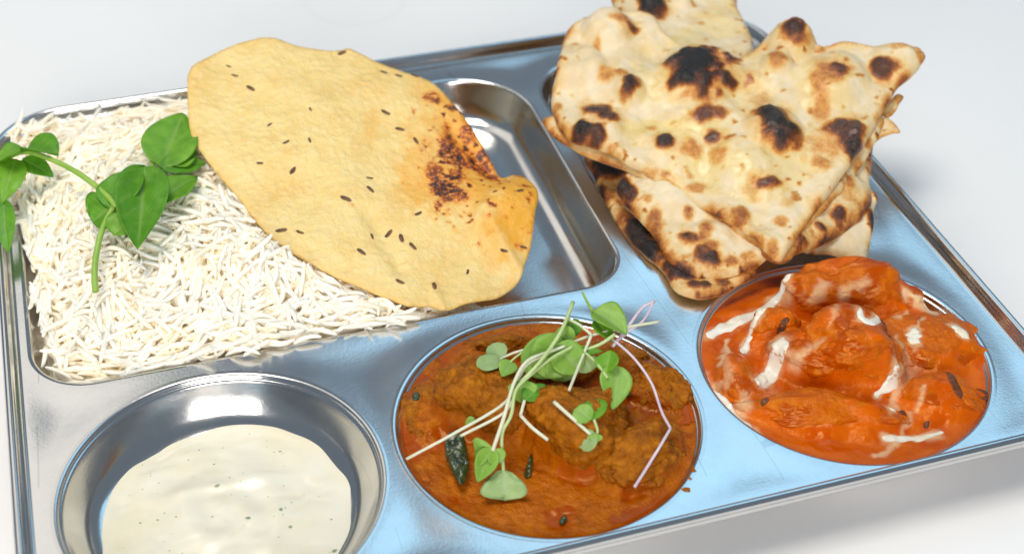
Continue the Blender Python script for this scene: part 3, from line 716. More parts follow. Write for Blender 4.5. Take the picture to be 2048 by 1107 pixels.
def stroke_mask(x, y, strokes, z=None):
    out = np.zeros(len(x))
    wob = 1 + 0.55 * fbm(x, y, 0, 4.0, 301, 3)
    x, y = x + 1.3 * vn3(x, y, 0, 5, 303) + 0.5 * vn3(x, y, 0, 2, 307), y + 1.3 * vn3(x, y, 7, 5, 305) + 0.5 * vn3(x, y, 7, 2, 309)
    for pts, w, op in strokes:
        op = op * 0.55 if op >= .9 else op * 0.85
        pl = np.array([P(*t)[:2] for t in pts]); zs = np.mean([t[2] for t in pts])
        m = op * sstep(1.55, 0.25, seg_dist(x, y, pl, False) / (w * wob))
        if z is not None: m = m * sstep(8.0, 4.0, np.abs(z - zs))
        out = np.maximum(out, m)
    return out

def skin(x, y, nr, na, polys, base, iters, skin_fn):
    """sauce that drapes over the pieces: their upper envelope, relaxed so that crevices fill"""
    bv = BVHTree.FromPolygons(*polys); h = base.copy()
    for i in range(len(x)):
        hit = bv.ray_cast(Vector((x[i], y[i], 60)), Vector((0, 0, -1)))
        if hit[0] and hit[0].z > h[i]: h[i] = hit[0].z
    env = h.copy()
    for _ in range(iters):
        gr = h[1:].reshape(nr, na)
        up = np.vstack([np.full((1, na), gr[0].mean()), gr[:-1]]); dn = np.vstack([gr[1:], gr[-1:]])
        w = 0.5
        ga = (np.roll(gr, 1, 1) + np.roll(gr, -1, 1) + up + dn) / 4
        h[1:] = (gr * (1 - w) + ga * w).ravel(); h[0] = gr[0].mean()
        h = np.maximum(h, base)
    return h + skin_fn, env
# lamb curry, middle bowl
LAMB = [(968, 792, 3.5, 18.5, 16, 14.5, 8, 11), (1162, 842, 4.8, 19, 17, 15.5, -6, 12), (1285, 910, -0.5, 20, 13, 10, 18, 13), (1312, 775, -1.5, 12, 9, 8.5, -22, 14), (1015, 700, -3.5, 22, 8, 8, 10, 15), (848, 815, -3.5, 8, 14, 5, 0, 16), (1110, 740, 0, 14, 9, 10, 12, 17), (1215, 720, -2.5, 15, 9, 7, -8, 18)]
bx, by = BOWLS[1]
x, y, f = polar_grid(bx, by, 55.0)
fld = chunk_field(x, y, LAMB)
h = -2.9 + 0.9 * fbm(x, y, 0, 20, 61, 3) + 0.30 * fbm(x, y, 0, 4.5, 63, 3) + 3.0 * fld
rad = np.hypot(x - bx, y - by); rimf = sstep(47, 54, rad)
h = h * (1 - rimf) + (-2.3) * rimf + 0.5 * np.exp(-((rad - 53.9) / 0.8) ** 2)
geo = [chunk_geo(*ck, rough=0.19, fine=0.055, facets=10, soft=13.0) for ck in LAMB]
polys = (np.concatenate([q[0] for q in geo]).tolist(), [tuple(q + k * len(ICO_V) for q in t) for k in range(len(geo)) for t in ICO_F])
hs, env = skin(x, y, 120, 300, polys, h, 22, 0)
h = h + (hs - h) * (0.56 + 0.20 * fbm(x, y, 0, 9, 69, 2)) * (1 - rimf) + 0.22 * fbm(x, y, 0, 2.2, 70, 2) * (1 - rimf)
oil = np.clip(sstep(0.05, 0.5, fbm(x, y, 0, 15, 67, 3) + 0.7 * sstep(42, 53, rad) * (y > by - 15) - 0.25), 0, 1) * (1 - fld) * 0.9
h -= 0.25 * fbm(x, y, 0, 4.5, 63, 3) * oil
gravy = empty('lamb_gravy', (bx, by, -28), 'brown oily curry gravy filling the middle round bowl', 'curry')
obj('gravy_surface', np.column_stack([x, y, h]), f, M_LAMB, gravy, {'oil': oil, 'cream': np.zeros(len(x))})
for u, v_, r_ in ((1372, 977, 1.3), (1387, 938, 1.0), (1380, 955, 0.6)):
    c = P(u, v_, 0.3); vv, fv_ = [], []
    for k in range(14):
        a = 2 * math.pi * k / 14; rr = r_ * (1 + 0.35 * math.sin(2 * a + u) + 0.2 * math.sin(5 * a))
        vv.append((c[0] + rr * math.cos(a), c[1] + rr * math.sin(a), c[2] - 0.3))
    for k in range(14): vv.append((c[0] + (vv[k][0] - c[0]) * .6, c[1] + (vv[k][1] - c[1]) * .6, c[2] + 0.35))
    fv_ = [(k, (k + 1) % 14, 14 + (k + 1) % 14, 14 + k) for k in range(14)] + [tuple(range(14, 28))]
    obj('gravy_splash', vv, fv_, M_MEAT, gravy)
LAMB_LABEL = ['coated lamb chunk on the left of the middle bowl, near dark green leaf', 'largest lamb chunk at the centre of the middle bowl, below the microgreens', 'flat angular lamb chunk at the front right of the middle bowl', 'small lamb chunk at the right rim of the middle bowl', 'low long lamb chunk at the back left of the middle bowl', 'sunken narrow lamb chunk at the left rim of the middle bowl', 'lamb chunk right under the tangle of microgreens', 'lamb chunk behind the purple stem at the back right of the middle bowl']
bvh_src = []
for ck, lb in zip(LAMB, LAMB_LABEL):
    v, c = geo[LAMB.index(ck)]
    bvh_src.append(v)
    o = obj('lamb_chunk', v, ICO_F, M_MEAT, None, {'oil': 0.85 * sstep(0.15, 0.5, fbm(v[:, 0], v[:, 1], v[:, 2], 8, ck[7] + 90, 3)) * sstep(6, -2, v[:, 2]), 'cream': np.zeros(len(v))})
    tag(o, lb, 'meat', 'lamb chunks in the middle bowl')
BL = BVHTree.FromPolygons(np.concatenate(bvh_src).tolist(), [tuple(q + k * len(ICO_V) for q in t) for k in range(len(bvh_src)) for t in ICO_F])
def PL(u, v_, z, clear=1.3):
    """like P, raised along the line of sight until it clears the lamb below"""
    for _ in range(40):
        p = P(u, v_, z); hit = BL.ray_cast(Vector((p[0], p[1], 80)), Vector((0, 0, -1)))
        if not hit[0] or p[2] >= hit[0].z + clear: return p
        z += 0.7
    return p
# cooked greens in the gravy
def scrap(name, px, z, label, mat, seed, thick=1.2, parent=None, zf=None, step=0.7):
    loop = smooth_loop([P(u, v_, z)[:2] for u, v_ in px], 0.8)
    vo, fo = tri_sheet(loop, step); x, y = vo[:, 0], vo[:, 1]; de = seg_dist(x, y, loop)
    base = (zf(x, y) if zf else np.full(len(x), z)) + (1.5 * fbm(x, y, 0, 4, seed, 3) if not zf else 0)
    top = base + thick * np.sqrt(np.clip(de / (thick * 1.5), 0, 1)) + 0.25 * fbm(x, y, 0, 2, seed + 3, 2) * sstep(0, 1.5, de) * (thick > 0.7)
    v, f, at = closed_sheet(vo, fo, top + (0.25 if zf else 0), base - 0.4, {'vein': np.zeros(len(vo))})
    o = obj(name, v, f, mat, parent, at)
    if label: tag(o, label, 'herb')
    return o
scrap('cooked_leaf', [(890, 880), (905, 866), (925, 872), (935, 900), (938, 930), (930, 958), (918, 964), (905, 940), (892, 910)], 2.0, 'dark wilted green leaf in the brown gravy at the left', M_DARKLEAF, 71, 1.0)
scrap('cooked_leaf', [(1048, 945), (1056, 920), (1064, 905), (1066, 925), (1060, 948)], -0.5, 'narrow dark green leaf sliver at the foot of the centre lamb chunk', M_DARKLEAF, 72, 0.8)
for px_, lb in (([(825, 790), (833, 784), (840, 792), (836, 802), (826, 800)], 'small round dark herb piece near the left rim of the brown gravy'), ([(1250, 778), (1262, 770), (1266, 782), (1256, 790)], 'small dark herb piece on the gravy right of centre'), ([(1118, 1038), (1130, 1028), (1134, 1036), (1124, 1044)], 'tiny dark herb piece in the front of the brown gravy')):
    scrap('herb_piece', px_, 1.0 if px_[0][1] < 800 else -1.2, lb, M_DARKLEAF, 73, 0.6)

# butter chicken, right bowl
CHICK = [(1690, 702, 3.0, 27, 18.5, 15.5, -6, 21), (1660, 590, 0.5, 27, 11, 15.0, 5, 22), (1553, 655, 0, 9, 9, 9.5, 20, 23), (1630, 832, -2.5, 28, 9, 8.5, -4, 24), (1885, 805, -3.0, 18, 10, 8, -12, 25), (1855, 690, -3.5, 23, 17, 9.5, 0, 26), (1470, 765, -4, 11, 14, 7, 0, 27), (1770, 610, -2.5, 14, 10, 11, -25, 28)]
CREAMS = [([(1420, 655, 2), (1445, 638, 2.5), (1478, 622, 3), (1520, 600, 4), (1560, 577, 5)], 2.7, 1.0), ([(1560, 577, 5), (1582, 553, 7)], 1.7, .95), ([(1500, 660, 3), (1520, 630, 4), (1552, 592, 5)], 1.5, .9), ([(1488, 690, 2), (1500, 660, 3)], 1.6, .9), ([(1440, 728, 1), (1450, 700, 1), (1456, 660, 2)], 1.5, .75), ([(1395, 730, 0), (1410, 760, 0), (1440, 800, 0), (1480, 840, 0), (1508, 865, -1)], 2.8, .95),
          ([(1520, 760, 2), (1545, 730, 3), (1558, 700, 4), (1562, 690, 5)], 3.6, .95), ([(1570, 700, 9), (1600, 700, 12), (1640, 680, 14)], 1.6, .45), ([(1578, 740, 7), (1590, 715, 9)], 2.4, .55), ([(1660, 660, 15), (1670, 625, 15)], 1.2, .4), ([(1715, 634, 15), (1722, 652, 15), (1742, 656, 15), (1758, 640, 14)], 2.0, 1.0), ([(1800, 695, 6), (1795, 660, 6)], 1.3, .5), ([(1828, 676, 5), (1832, 655, 5)], 2.6, 1.0), ([(1846, 630, 5), (1838, 650, 5)], 1.0, .6), ([(1822, 735, 4), (1828, 705, 4)], 3.2, .65), ([(1788, 740, 5), (1786, 730, 5)], 1.6, .9), ([(1755, 775, 3), (1790, 758, 3), (1795, 748, 4)], 1.6, .9), ([(1790, 800, 2), (1802, 765, 3), (1808, 745, 3)], 2.0, .55), ([(1782, 812, 2), (1782, 814, 2)], 2.8, 1.0), ([(1812, 858, 1), (1820, 815, 1)], 1.0, .5), ([(1835, 800, 4), (1850, 772, 4)], 1.2, .5),
          ([(1770, 870, -1), (1800, 868, -1), (1840, 868, -1), (1885, 860, -1)], 1.7, 1.0), ([(1750, 912, -2), (1775, 895, -2), (1795, 878, -1)], 1.4, .7), ([(1905, 658, 3), (1932, 672, 3)], 2.7, 1.0), ([(1810, 588, 6), (1835, 600, 5), (1866, 615, 4)], 2.0, .8), ([(1795, 628, 6), (1812, 612, 6)], 1.6, .7), ([(1620, 590, 11), (1650, 562, 12)], 2.6, .55), ([(1690, 575, 12), (1730, 570, 11)], 2.4, .5), ([(1576, 600, 6), (1574, 580, 7)], 1.3, .6), ([(1735, 600, 11), (1738, 590, 11)], 1.6, .55), ([(1440, 710, 0), (1455, 735, 0), (1450, 780, 0)], 1.5, .4), ([(1480, 830, 0), (1490, 800, 0)], 2.0, .55)]
bx, by = BOWLS[2]
x, y, f = polar_grid(bx, by, 55.0)
fld = chunk_field(x, y, CHICK, 0.12)
h = -2.4 + 0.8 * fbm(x, y, 0, 24, 161, 2) + 0.12 * fbm(x, y, 0, 5, 163, 3) + 2.0 * fld
rad = np.hypot(x - bx, y - by); rimf = sstep(45, 54.5, rad)
rimz = -1.9 - 4.5 * sstep(10, 45, (x - bx) * 0.4 + (y - by) * 0.9)
h = h * (1 - rimf) + rimz * rimf
geo = [chunk_geo(*ck, rough=0.22, fine=0.034, facets=10, soft=11.0) for ck in CHICK]
polys = (np.concatenate([q[0] for q in geo]).tolist(), [tuple(q + k * len(ICO_V) for q in t) for k in range(len(geo)) for t in ICO_F])
cov = fbm(x, y, 0, 11, 171, 3)
h, env = skin(x, y, 120, 300, polys, h, 24, 0)
h = h + (-0.15 + 0.9 * cov + 0.22 * fbm(x, y, 0, 3.5, 173, 3)) * (1 - rimf)
cm = stroke_mask(x, y, CREAMS, h)
oil = np.clip(sstep(0.35, 0.7, fbm(x, y, 0, 13, 167, 3)) + 0.8 * sstep(51, 54.3, rad), 0, 1) * 0.55
sauce = empty('butter_sauce', (bx, by, -28), 'bright orange creamy sauce filling the right round bowl', 'curry')
obj('sauce_surface', np.column_stack([x, y, h + 0.25 * cm]), f, M_BUTTER, sauce, {'oil': oil * (1 - cm), 'cream': cm * 0.9})
bvv, bvf, of = [np.column_stack([x, y, h])], list(f), len(x)
CHOBJ = []
CH_LABEL = ['largest sauce coated chicken piece in the middle of the orange curry', 'tall chicken piece at the back of the orange curry below the naan', 'small round chicken piece with a charred top, left in the orange curry', 'long chicken piece at the front of the orange curry', 'low chicken piece with glossy highlights at the right of the orange curry', 'broad smooth chicken piece at the back right of the orange curry', 'low chicken piece under cream at the left rim of the orange curry', 'chicken piece between the tall back one and the right rim']
for ck, lb in zip(CHICK, CH_LABEL):
    v, c = geo[CHICK.index(ck)]
    cmv = stroke_mask(v[:, 0], v[:, 1], CREAMS, v[:, 2]) * sstep(-3, 1, v[:, 2])
    cmv[v[:, 2] < c[2]] *= 0.6
    ol = 0.8 * sstep(0.25, 0.6, fbm(v[:, 0], v[:, 1], v[:, 2], 8, ck[7] + 90, 3))
    o = obj('chicken_chunk', v, ICO_F, M_CHICK, None, {'oil': ol * (1 - cmv), 'cream': cmv * 0.9})
    tag(o, lb, 'meat', 'chicken pieces in the right bowl'); CHOBJ.append(o)
    bvv.append(v); bvf += [tuple(q + of for q in t) for t in ICO_F]; of += len(v)
BV = BVHTree.FromPolygons(np.concatenate(bvv).tolist(), bvf)
def drape(x, y, lift_=0.0):
    out = np.empty(len(x))
    for i in range(len(x)):
        hit = BV.ray_cast(Vector((x[i], y[i], 60)), Vector((0, 0, -1)))
        out[i] = hit[0].z if hit[0] else -3
    return out + lift_
def cream_ribbon(pts, w, seed):
    pl = np.array([P(*t)[:2] for t in pts])
    if len(pl) == 2 and np.linalg.norm(pl[1] - pl[0]) < 1: pl[1] = pl[0] + np.array([0.8, 0.3])
    n = 14; seg = np.linspace(0, len(pl) - 1, n); ctr = np.array([pl[min(int(s), len(pl) - 2)] + (pl[min(int(s), len(pl) - 2) + 1] - pl[min(int(s), len(pl) - 2)]) * (s - min(int(s), len(pl) - 2)) for s in seg])
    tg = np.gradient(ctr, axis=0); tg /= np.linalg.norm(tg, axis=1, keepdims=True); nm = np.column_stack([-tg[:, 1], tg[:, 0]])
    ww = w * 0.98 * (0.55 + 0.45 * np.sin(np.pi * np.clip(np.linspace(0.05, 0.95, n), 0, 1))) * (1 + 0.35 * np.array([vn3(i * 1.0, 0, seed, 2.2, seed) for i in range(n)]))
    ww2 = ww * (1 + 0.3 * np.array([vn3(i * 1.0, 5, seed, 2.0, seed) for i in range(n)]))
    lp = np.concatenate([[ctr[0] - tg[0] * w * .5], ctr + nm * ww[:, None], [ctr[-1] + tg[-1] * w * .5], (ctr - nm * ww2[:, None])[::-1]])[::-1]
    loop = smooth_loop(lp, 0.5)
    loop = loop + 0.55 * np.column_stack([vn3(loop[:, 0], loop[:, 1], seed, 3.2, seed), vn3(loop[:, 0], loop[:, 1], seed + 4, 3.2, seed)])
    vo, fo = tri_sheet(loop, 0.55); xx, yy = vo[:, 0], vo[:, 1]; de = seg_dist(xx, yy, loop)
    base = drape(xx, yy); top = base + 0.02 + 0.38 * np.sqrt(np.clip(de / 1.4, 0, 1))
    v, f_, at = closed_sheet(vo, fo, top, base - 0.3, {'z': np.zeros(len(vo))})
    obj('cream_streak', v, f_, M_CREAM, sauce)
for i in [k for k, c_ in enumerate(CREAMS) if c_[2] >= .9 and k not in (15,)]:
    cream_ribbon(CREAMS[i][0], CREAMS[i][1], 400 + i)
for px_, z, lb in (([(1762, 640), (1768, 628), (1778, 634), (1788, 652), (1784, 664), (1774, 656)], 12, 'charred dark corner on the largest chicken piece'), ([(1556, 648), (1566, 641), (1578, 643), (1572, 650), (1560, 653)], 8, 'charred dark patch on the small left chicken piece'), ([(1890, 752), (1905, 760), (1925, 785), (1920, 795), (1900, 775)], 3, 'long dark herb in the right of the orange curry'), ([(1800, 805), (1812, 803), (1818, 815), (1804, 816)], 3, 'small dark herb beside a cream drop'), ([(1955, 770), (1985, 778), (1988, 784), (1966, 796), (1960, 794), (1974, 783)], 0, 'folded dark herb near the right rim'), ([(1852, 830), (1862, 828), (1862, 838), (1853, 838)], 2, 'tiny dark herb at the front right of the orange curry'), ([(1520, 808), (1532, 803), (1536, 810), (1524, 815)], 2, 'tiny dark herb at the front left of the orange curry')):
    if lb.startswith('charred'):                                        # burnt skin belongs to its piece of chicken
        o = scrap('charred_patch', px_, z, None, M_CHARBIT, 81, 0.16, CHOBJ[0 if 'largest' in lb else 2], zf=drape, step=0.5); o['label'] = lb
    else: scrap('herb_piece', px_, z, lb, M_CHARBIT, 81, 0.16, zf=drape, step=0.5)
# ------------------------------------------------------------------ raita
bx, by = BOWLS[0]
x, y, f = polar_grid(bx, by, 48.5, 110, 260)
ang = np.arctan2(y - by, x - bx); rad = np.hypot(x - bx, y - by)
h = -16.6 + 2.2 * (1 - sstep(10, 46, rad)) + 0.7 * fbm(x, y, 0, 22, 201, 2)
h += 0.38 * fbm(x + 6 * vn3(x, y, 0, 14, 211), y * 1.8 + 5 * vn3(x, y, 4, 14, 212), 0, 13, 213, 2) * sstep(46, 36, rad)
h += 0.7 * np.sin(rad * 0.38 + ang * 1.0 + 2.2 * vn3(x, y, 0, 24, 203)) * sstep(46, 36, rad) * (0.4 + 0.6 * vn3(x, y, 0, 30, 205))
cx_, cy_ = P(440, 985, -15)[:2]
h += 1.1 * np.exp(-((x - cx_) ** 2 / 420 + (y - cy_ - 3) ** 2 / 9)) + 0.12 * fbm(x, y, 0, 9, 207, 2) * sstep(46, 38, rad)
h -= 0.9 * sstep(45, 48, rad)
yog = empty('raita', (bx, by, -28), 'creamy white yogurt raita with green flecks in the left round bowl', 'yogurt')
obj('yogurt_surface', np.column_stack([x, y, h]), f, M_YOG, yog)
YV = BVHTree.FromPolygons(np.column_stack([x, y, h]).tolist(), f)
def on_yog(px, py):
    hit = YV.ray_cast(Vector((px, py, 50)), Vector((0, 0, -1))); return hit[0].z if hit[0] else -18
fv, ff, of = [], [], 0
for i in range(70):
    if i < 14:
        u, v_ = [(398, 897), (428, 926), (562, 1021), (580, 1050), (497, 1040), (435, 975), (353, 1037), (668, 1093), (315, 1038), (662, 1032), (375, 862), (560, 900), (280, 1042), (425, 1035)][i]; c = P(u, v_, -15)[:2]; s = (0.9 if i in (2, 3, 4, 5, 7) else 0.45)
    else:
        a, r = rng.uniform(0, 6.283), 43 * math.sqrt(rng.random()); c = np.array([bx + r * math.cos(a), by + r * math.sin(a)]); s = rng.uniform(0.15, 0.32)
    z = on_yog(*c); n = 6; a0 = rng.uniform(0, 6); ring = [(c[0] + s * (1.5 if k % 3 == 0 else .8) * math.cos(a0 + k), c[1] + s * .8 * math.sin(a0 + k), z + 0.05) for k in range(n)]
    ring.sort(key=lambda q: math.atan2(q[1] - c[1], q[0] - c[0]))
    fv += ring + [(c[0], c[1], z + 0.05 + s * .35)]; ff += [(of + k, of + (k + 1) % n, of + n) for k in range(n)]; of += n + 1
o = obj('herb_fleck', fv, ff, M_FLECK, yog); o['kind'] = 'stuff'

# ------------------------------------------------------------------ leaves and stems
def spline(pts, n):
    pts = np.asarray(pts, float)
    if len(pts) == 2: return pts[0] + (pts[1] - pts[0]) * np.linspace(0, 1, n)[:, None]
    q = np.vstack([2 * pts[0] - pts[1], pts, 2 * pts[-1] - pts[-2]]); m = len(pts) - 1; out = []
    for s in np.linspace(0, m - 1e-6, n):
        i = int(s); t = s - i; p0, p1, p2, p3 = q[i:i + 4]
        out.append(0.5 * (2 * p1 + (p2 - p0) * t + (2 * p0 - 5 * p1 + 4 * p2 - p3) * t * t + (3 * p1 - p0 - 3 * p2 + p3) * t ** 3))
    return np.array(out)
def tube(name, pts3, r0, r1, mat, parent, nr=8):
    if parent.name.startswith('micro'): r0, r1 = r0 * 0.85, r1 * 0.82
    n = max(8, 6 * len(pts3)); c = spline(pts3, n); tg = np.gradient(c, axis=0); tg /= np.linalg.norm(tg, axis=1, keepdims=True)
    up = np.array([0.12, 0.21, 1.0]); a = np.cross(tg, up); a /= np.linalg.norm(a, axis=1, keepdims=True); b = np.cross(a, tg)
    r = np.linspace(r0, r1, n); v, f = [], []
    for k in range(nr):
        t = 2 * math.pi * k / nr; v.append(c + r[:, None] * (a * math.cos(t) + b * math.sin(t)))
    v = np.stack(v, 1).reshape(-1, 3)
    for i in range(n - 1):
        for k in range(nr):
            k2 = (k + 1) % nr; f.append((i * nr + k, i * nr + k2, (i + 1) * nr + k2, (i + 1) * nr + k))
    f += [tuple(range(nr))[::-1], tuple(range((n - 1) * nr, n * nr))]
    return obj(name, v, f, mat, parent)
def leaf(base, tip, width, mat, parent, shape='ovate', fold=0.25, curl=0.15, roll=0.0, seed=0, name='leaf', ns=26, nt=17, wav=0.05):
    base, tip = np.asarray(base, float), np.asarray(tip, float)
    ax = tip - base; L = np.linalg.norm(ax); ax /= L
    up = np.array([0, 0, 1.0]) - 0.35 * CF * np.array([1, 1, 0]); side = np.cross(ax, up); side /= np.linalg.norm(side); nm = np.cross(side, ax)
    cr, sr = math.cos(roll), math.sin(roll); side, nm = side * cr + nm * sr, nm * cr - side * sr
    s = np.linspace(0, 1, ns)[:, None]; t = np.linspace(-1, 1, nt)[None, :]
    if shape == 'ovate': w = np.sin(np.pi * np.clip(s, 0, 1) ** 0.72) ** 0.8; notch = 0
    elif shape == 'round': w = np.sqrt(np.clip(1 - (2 * s - 1) ** 2, 0, 1)); notch = 0
    else: w = np.clip(s, 0, 1) ** 0.55 * np.sqrt(np.clip(1 - s ** 5, 0, 1)) * 1.08; notch = 0.30
    W = width / 2
    X = s * L * np.ones_like(t) - notch * L * (1 - np.abs(t)) ** 1.6 * s ** 3 - (0.10 * L * (s ** 4) * t ** 2 if shape == 'heart' else 0)
    Y = W * w * t
    Z = fold * W * w * np.abs(t) ** 1.2 - curl * L * (s - 0.1) ** 2 + wav * W * np.array(vn3(s * 3 + seed, t * 2, seed, 0.8, seed)) * 2 * np.abs(t)
    v = base + X[..., None] * ax + Y[..., None] * side + Z[..., None] * nm
    v = v.reshape(-1, 3)
    vein = np.exp(-(np.abs(t) / 0.05) ** 2) * np.ones_like(s)
    ph = (s * 5.5 - np.abs(t) * 1.5) % 1.0
    vein = np.maximum(vein, 0.55 * np.exp(-((ph - 0.5) / 0.07) ** 2) * (np.abs(t) < 0.92)).ravel()
    f = [(i * nt + k, i * nt + k + 1, (i + 1) * nt + k + 1, (i + 1) * nt + k) for i in range(ns - 1) for k in range(nt - 1)]
    o = obj(name, v, f, mat, parent, {'vein': vein})
    md = o.modifiers.new('thickness', 'SOLIDIFY'); md.thickness = 0.00022; md.offset = 0
    return o

pea = empty('pea_shoot', P(215, 400, 17.5), 'bright green leafy pea shoot lying on the white rice', 'garnish')
tube('stem', [P(-30, 335, 17.5), P(10, 318, 21.5), P(52, 304, 25.5), P(110, 322, 26.5), P(165, 352, 27.5), P(215, 392, 27.5), P(232, 415, 26.5)], 1.0, 1.25, M_STEMG, pea)
tube('stem', [P(226, 415, 26.5), P(205, 458, 24.5), P(193, 505, 21.5), P(189, 545, 19.5), P(191, 582, 17.5)], 1.2, 1.25, M_STEMG, pea)
tube('stem', [P(285, 395, 23.5), P(297, 355, 25.5), P(308, 318, 25.5), P(313, 308, 25.5)], 1.1, 1.0, M_STEMG, pea)
tube('stem', [P(300, 400, 22.5), P(360, 384, 19), P(410, 378, 16), P(470, 384, 12)], 1.2, 1.25, M_STEMG, pea)
leaf(P(52, 303, 25.5), P(112, 300, 29.5), 16, M_PEAD, pea, 'round', 0.7, 0.2, 0.4, 1)
leaf(P(52, 303, 25.5), P(-10, 325, 24.5), 15, M_PEA, pea, 'ovate', 0.5, 0.1, -0.5, 2)
leaf(P(32, 318, 22.5), P(2, 398, 18.5), 13, M_PEA, pea, 'ovate', 0.3, 0.2, 0.2, 3)
leaf(P(45, 318, 22.5), P(106, 350, 19.5), 9, M_PEAD, pea, 'ovate', 0.2, 0.1, 0.0, 4)
leaf(P(6, 400, 15.5), P(14, 500, 9.5), 9, M_PEAD, pea, 'ovate', 0.2, 0.1, 0.0, 14)
leaf(P(222, 418, 25.5), P(278, 332, 29.5), 19, M_PEAD, pea, 'ovate', 0.35, 0.12, 0.2, 5)
leaf(P(228, 412, 25.5), P(182, 440, 22.5), 25, M_PEAD, pea, 'round', 0.15, 0.15, -0.2, 6)
leaf(P(290, 332, 29.5), P(276, 518, 24.5), 21, M_PEAD, pea, 'ovate', 0.55, -0.12, 0.15, 7)
leaf(P(228, 470, 24.5), P(275, 420, 27.5), 15, M_PEA, pea, 'ovate', 0.2, 0.1, 0.1, 8)
leaf(P(305, 412, 24.5), P(393, 342, 25), 17, M_PEA, pea, 'ovate', 0.3, 0.15, 0.1, 9)
leaf(P(322, 336, 25), P(366, 222, 30), 23, M_PEA, pea, 'ovate', 0.25, 0.05, -0.15, 10)
leaf(P(330, 326, 25), P(396, 300, 24), 15, M_PEA, pea, 'ovate', 0.15, 0.05, 0.1, 15)
leaf(P(322, 334, 25.5), P(412, 322, 22), 13, M_PEAD, pea, 'ovate', 0.15, 0.08, 0.1, 11)

# microgreens on the lamb
def sprout(label, stems, leaves, root):
    t = empty('microgreen_sprout', P(*root), label, 'garnish', 'microgreens on the middle bowl')
    for pts, r0, r1, m in stems: tube('stem', [PL(*q) for q in pts], r0, r1, m, t)
    for k, (b, tp, w, m, sh, fo_, cu, ro) in enumerate(leaves): leaf(PL(*b), PL(*tp), w, m, t, sh, fo_, cu, ro, seed=int(b[0] + b[1]), ns=20, nt=13)
    return t
sprout('long pale sprout reaching to the left rim of the middle bowl', [([(813, 917, 4), (908, 866, 13), (1007, 807, 17), (1037, 758, 18), (1057, 728, 19), (1106, 703, 20), (1141, 689, 20)], 0.62, 0.75, M_STEMW)], [((1140, 690, 20), (1072, 735, 18), 17, M_COTY, 'round', .15, .2, .3)], (813, 917, 3))
sprout('short white sprout stem just below the long one on the left', [([(921, 871, 12), (1002, 829, 16), (1026, 800, 18)], 0.65, 0.6, M_STEMW)], [((950, 838, 14), (930, 846, 13), 3.5, M_COTY, 'ovate', .2, .1, 0)], (921, 871, 11))
sprout('pink white sprout curving down to a frilly bright leaf', [([(985, 901, 10), (1007, 837, 16), (1027, 768, 20), (1052, 724, 22), (1090, 706, 22), (1130, 692, 22)], 0.85, 0.8, M_STEMW)], [((985, 898, 10), (945, 905, 8), 12, M_COTY, 'heart', .5, .2, .4), ((985, 895, 10), (955, 962, 4), 8, M_COTY, 'ovate', .5, .1, .2), ((985, 900, 10), (1000, 925, 7), 7, M_COTY, 'round', .3, .1, 0)], (985, 901, 9))
sprout('green sprout ending in the big heart shaped leaf at the front', [([(1007, 945, 3), (1004, 870, 12), (1022, 830, 17), (1032, 780, 20), (1060, 750, 21), (1105, 715, 22), (1146, 692, 22)], 0.75, 0.75, M_STEML)], [((1007, 938, 4), (1008, 1004, -0.5), 20, M_COTYP, 'heart', .06, .05, 0)], (1007, 945, 2))
sprout('upright pale green sprout crossing the centre of the greens', [([(1146, 604, 26), (1126, 654, 26), (1106, 688, 25), (1076, 728, 23), (1042, 763, 20)], 0.9, 0.8, M_STEML)], [((1042, 760, 19), (1046, 805, 14), 11, M_COTY, 'ovate', .3, .2, .2), ((1110, 690, 22), (1160, 740, 17), 13, M_COTY, 'round', .2, .2, -.2)], (1042, 763, 19))
sprout('bright sprout at the back with a pointed folded leaf', [([(1165, 585, 24), (1176, 606, 24), (1188, 626, 24)], 0.5, 0.8, M_STEMG), ([(1230, 668, 23), (1200, 688, 21), (1160, 702, 19)], 0.8, 0.7, M_STEML)], [((1186, 622, 24), (1255, 662, 23), 14, M_COTY, 'ovate', .45, .15, .3), ((1190, 640, 22), (1225, 680, 21), 7, M_PEA, 'ovate', .3, .1, .1)], (1188, 640, 20))
sprout('purple forked sprout stem pointing up over the deck', [([(1309, 602, 22), (1284, 616, 22), (1259, 649, 21), (1225, 693, 19)], 0.7, 0.75, M_STEMP), ([(1307, 604, 22), (1287, 640, 21), (1258, 662, 20), (1235, 682, 19)], 0.55, 0.6, M_STEMP)], [], (1225, 693, 18))
sprout('white sprout stem running right from the centre over the rim', [([(1318, 643, 20), (1259, 653, 21), (1190, 668, 21), (1146, 684, 20)], 0.65, 0.7, M_STEMW)], [((1146, 684, 20), (1112, 660, 22), 8, M_COTY, 'round', .3, .1, .1)], (1146, 684, 19))
sprout('long kinked purple sprout stem hanging down the right side', [([(1205, 665, 20), (1240, 690, 20), (1274, 723, 18), (1304, 768, 15), (1323, 822, 11), (1341, 856, 9)], 0.6, 0.62, M_STEMP), ([(1341, 856, 9), (1318, 895, 8), (1290, 940, 6), (1269, 973, 5)], 0.62, 0.7, M_STEMP)], [], (1269, 973, 4))
sprout('bent white sprout stem in the centre with a dark round leaf', [([(1136, 637, 24), (1160, 650, 24), (1183, 669, 23)], 0.6, 0.7, M_STEMW), ([(1183, 669, 23), (1165, 713, 20), (1138, 780, 15)], 0.7, 0.65, M_STEMW)], [((1136, 640, 23), (1150, 672, 19), 9, M_PEAD, 'round', .1, .1, 0)], (1138, 780, 14))
sprout('hooked pale sprout stem between the two big lamb chunks', [([(1049, 800, 16), (1041, 830, 14)], 0.7, 0.75, M_STEMW), ([(1041, 830, 14), (1065, 855, 14), (1096, 879, 13)], 0.75, 0.8, M_STEMW)], [((1050, 800, 16), (1090, 765, 17), 8, M_PEAD, 'ovate', .2, .1, .1)], (1096, 879, 12))
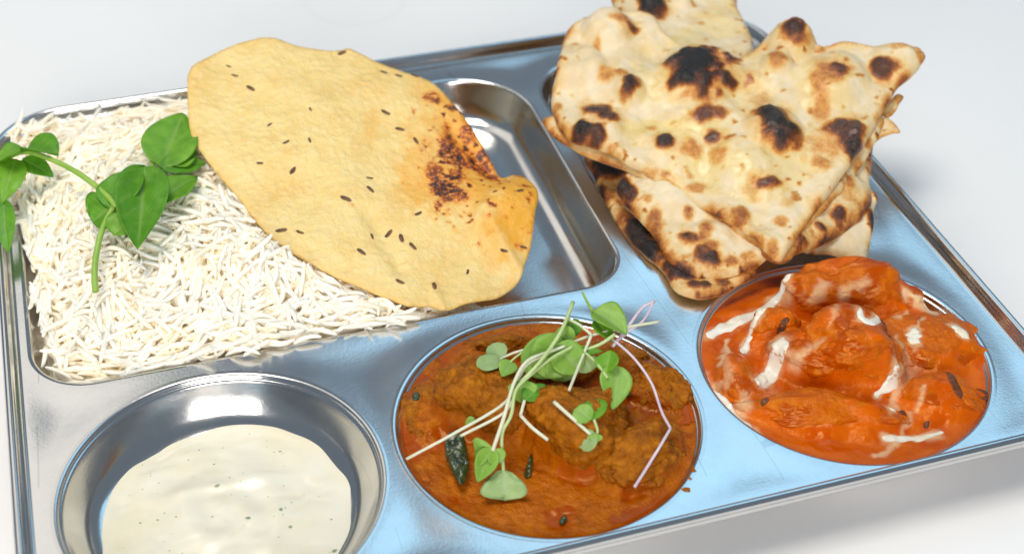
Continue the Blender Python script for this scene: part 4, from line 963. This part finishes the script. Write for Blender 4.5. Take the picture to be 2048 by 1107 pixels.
sprout('small sprout with a two lobed leaf lying on the centre lamb chunk', [([(1108, 803, 16), (1150, 840, 16), (1190, 876, 13)], 0.8, 0.75, M_STEMW), ([(1188, 838, 16), (1195, 862, 14), (1186, 880, 12)], 0.6, 0.6, M_STEML)], [((1182, 838, 17), (1150, 815, 18), 8, M_COTY, 'round', .1, .15, .1), ((1182, 838, 17), (1200, 790, 19), 8, M_PEA, 'round', .2, .15, .1), ((1192, 866, 14), (1158, 893, 10), 8, M_COTYP, 'round', .1, .1, 0), ((1192, 866, 14), (1190, 884, 11), 5, M_COTY, 'ovate', .2, .1, 0)], (1190, 876, 11))
sprout('pale two leaved sprout at the back left of the greens', [([(1052, 698, 18), (1025, 706, 17), (1000, 718, 15)], 0.55, 0.55, M_STEMW)], [((1002, 717, 15), (985, 684, 16), 8, M_COTYP, 'round', .1, .1, .1), ((1002, 718, 15), (956, 730, 11), 7.5, M_COTYP, 'round', .1, .1, 0)], (1000, 718, 12))
sprout('single small bright leaf on a short stem left of centre', [([(1050, 700, 18), (1030, 715, 17), (1020, 724, 16)], 0.5, 0.5, M_STEML)], [((1024, 722, 16), (1004, 750, 12), 7, M_COTY, 'ovate', .2, .1, .1)], (1020, 724, 12))
sprout('leafy sprout at the right with a long hanging leaf', [([(1215, 755, 19), (1195, 728, 20), (1170, 705, 20), (1150, 700, 20)], 0.6, 0.6, M_STEML)], [((1232, 730, 19), (1228, 815, 11), 12, M_COTY, 'ovate', .25, .1, .2), ((1212, 745, 19), (1222, 698, 22), 9, M_PEA, 'ovate', .5, .1, .3), ((1165, 715, 18), (1182, 742, 15), 9, M_COTYP, 'round', .2, .1, 0), ((1150, 702, 19), (1205, 700, 20), 4, M_PEA, 'ovate', .3, .1, 0)], (1215, 755, 13))
sprout('broad green leaf in the middle of the tangle of greens', [([(1150, 700, 19), (1135, 710, 18), (1120, 715, 17)], 0.5, 0.5, M_STEML)], [((1150, 695, 19), (1044, 728, 17), 17, M_COTY, 'round', .15, .15, .25), ((1120, 715, 18), (1128, 762, 13), 13, M_COTY, 'round', .2, .15, .1)], (1120, 715, 14))
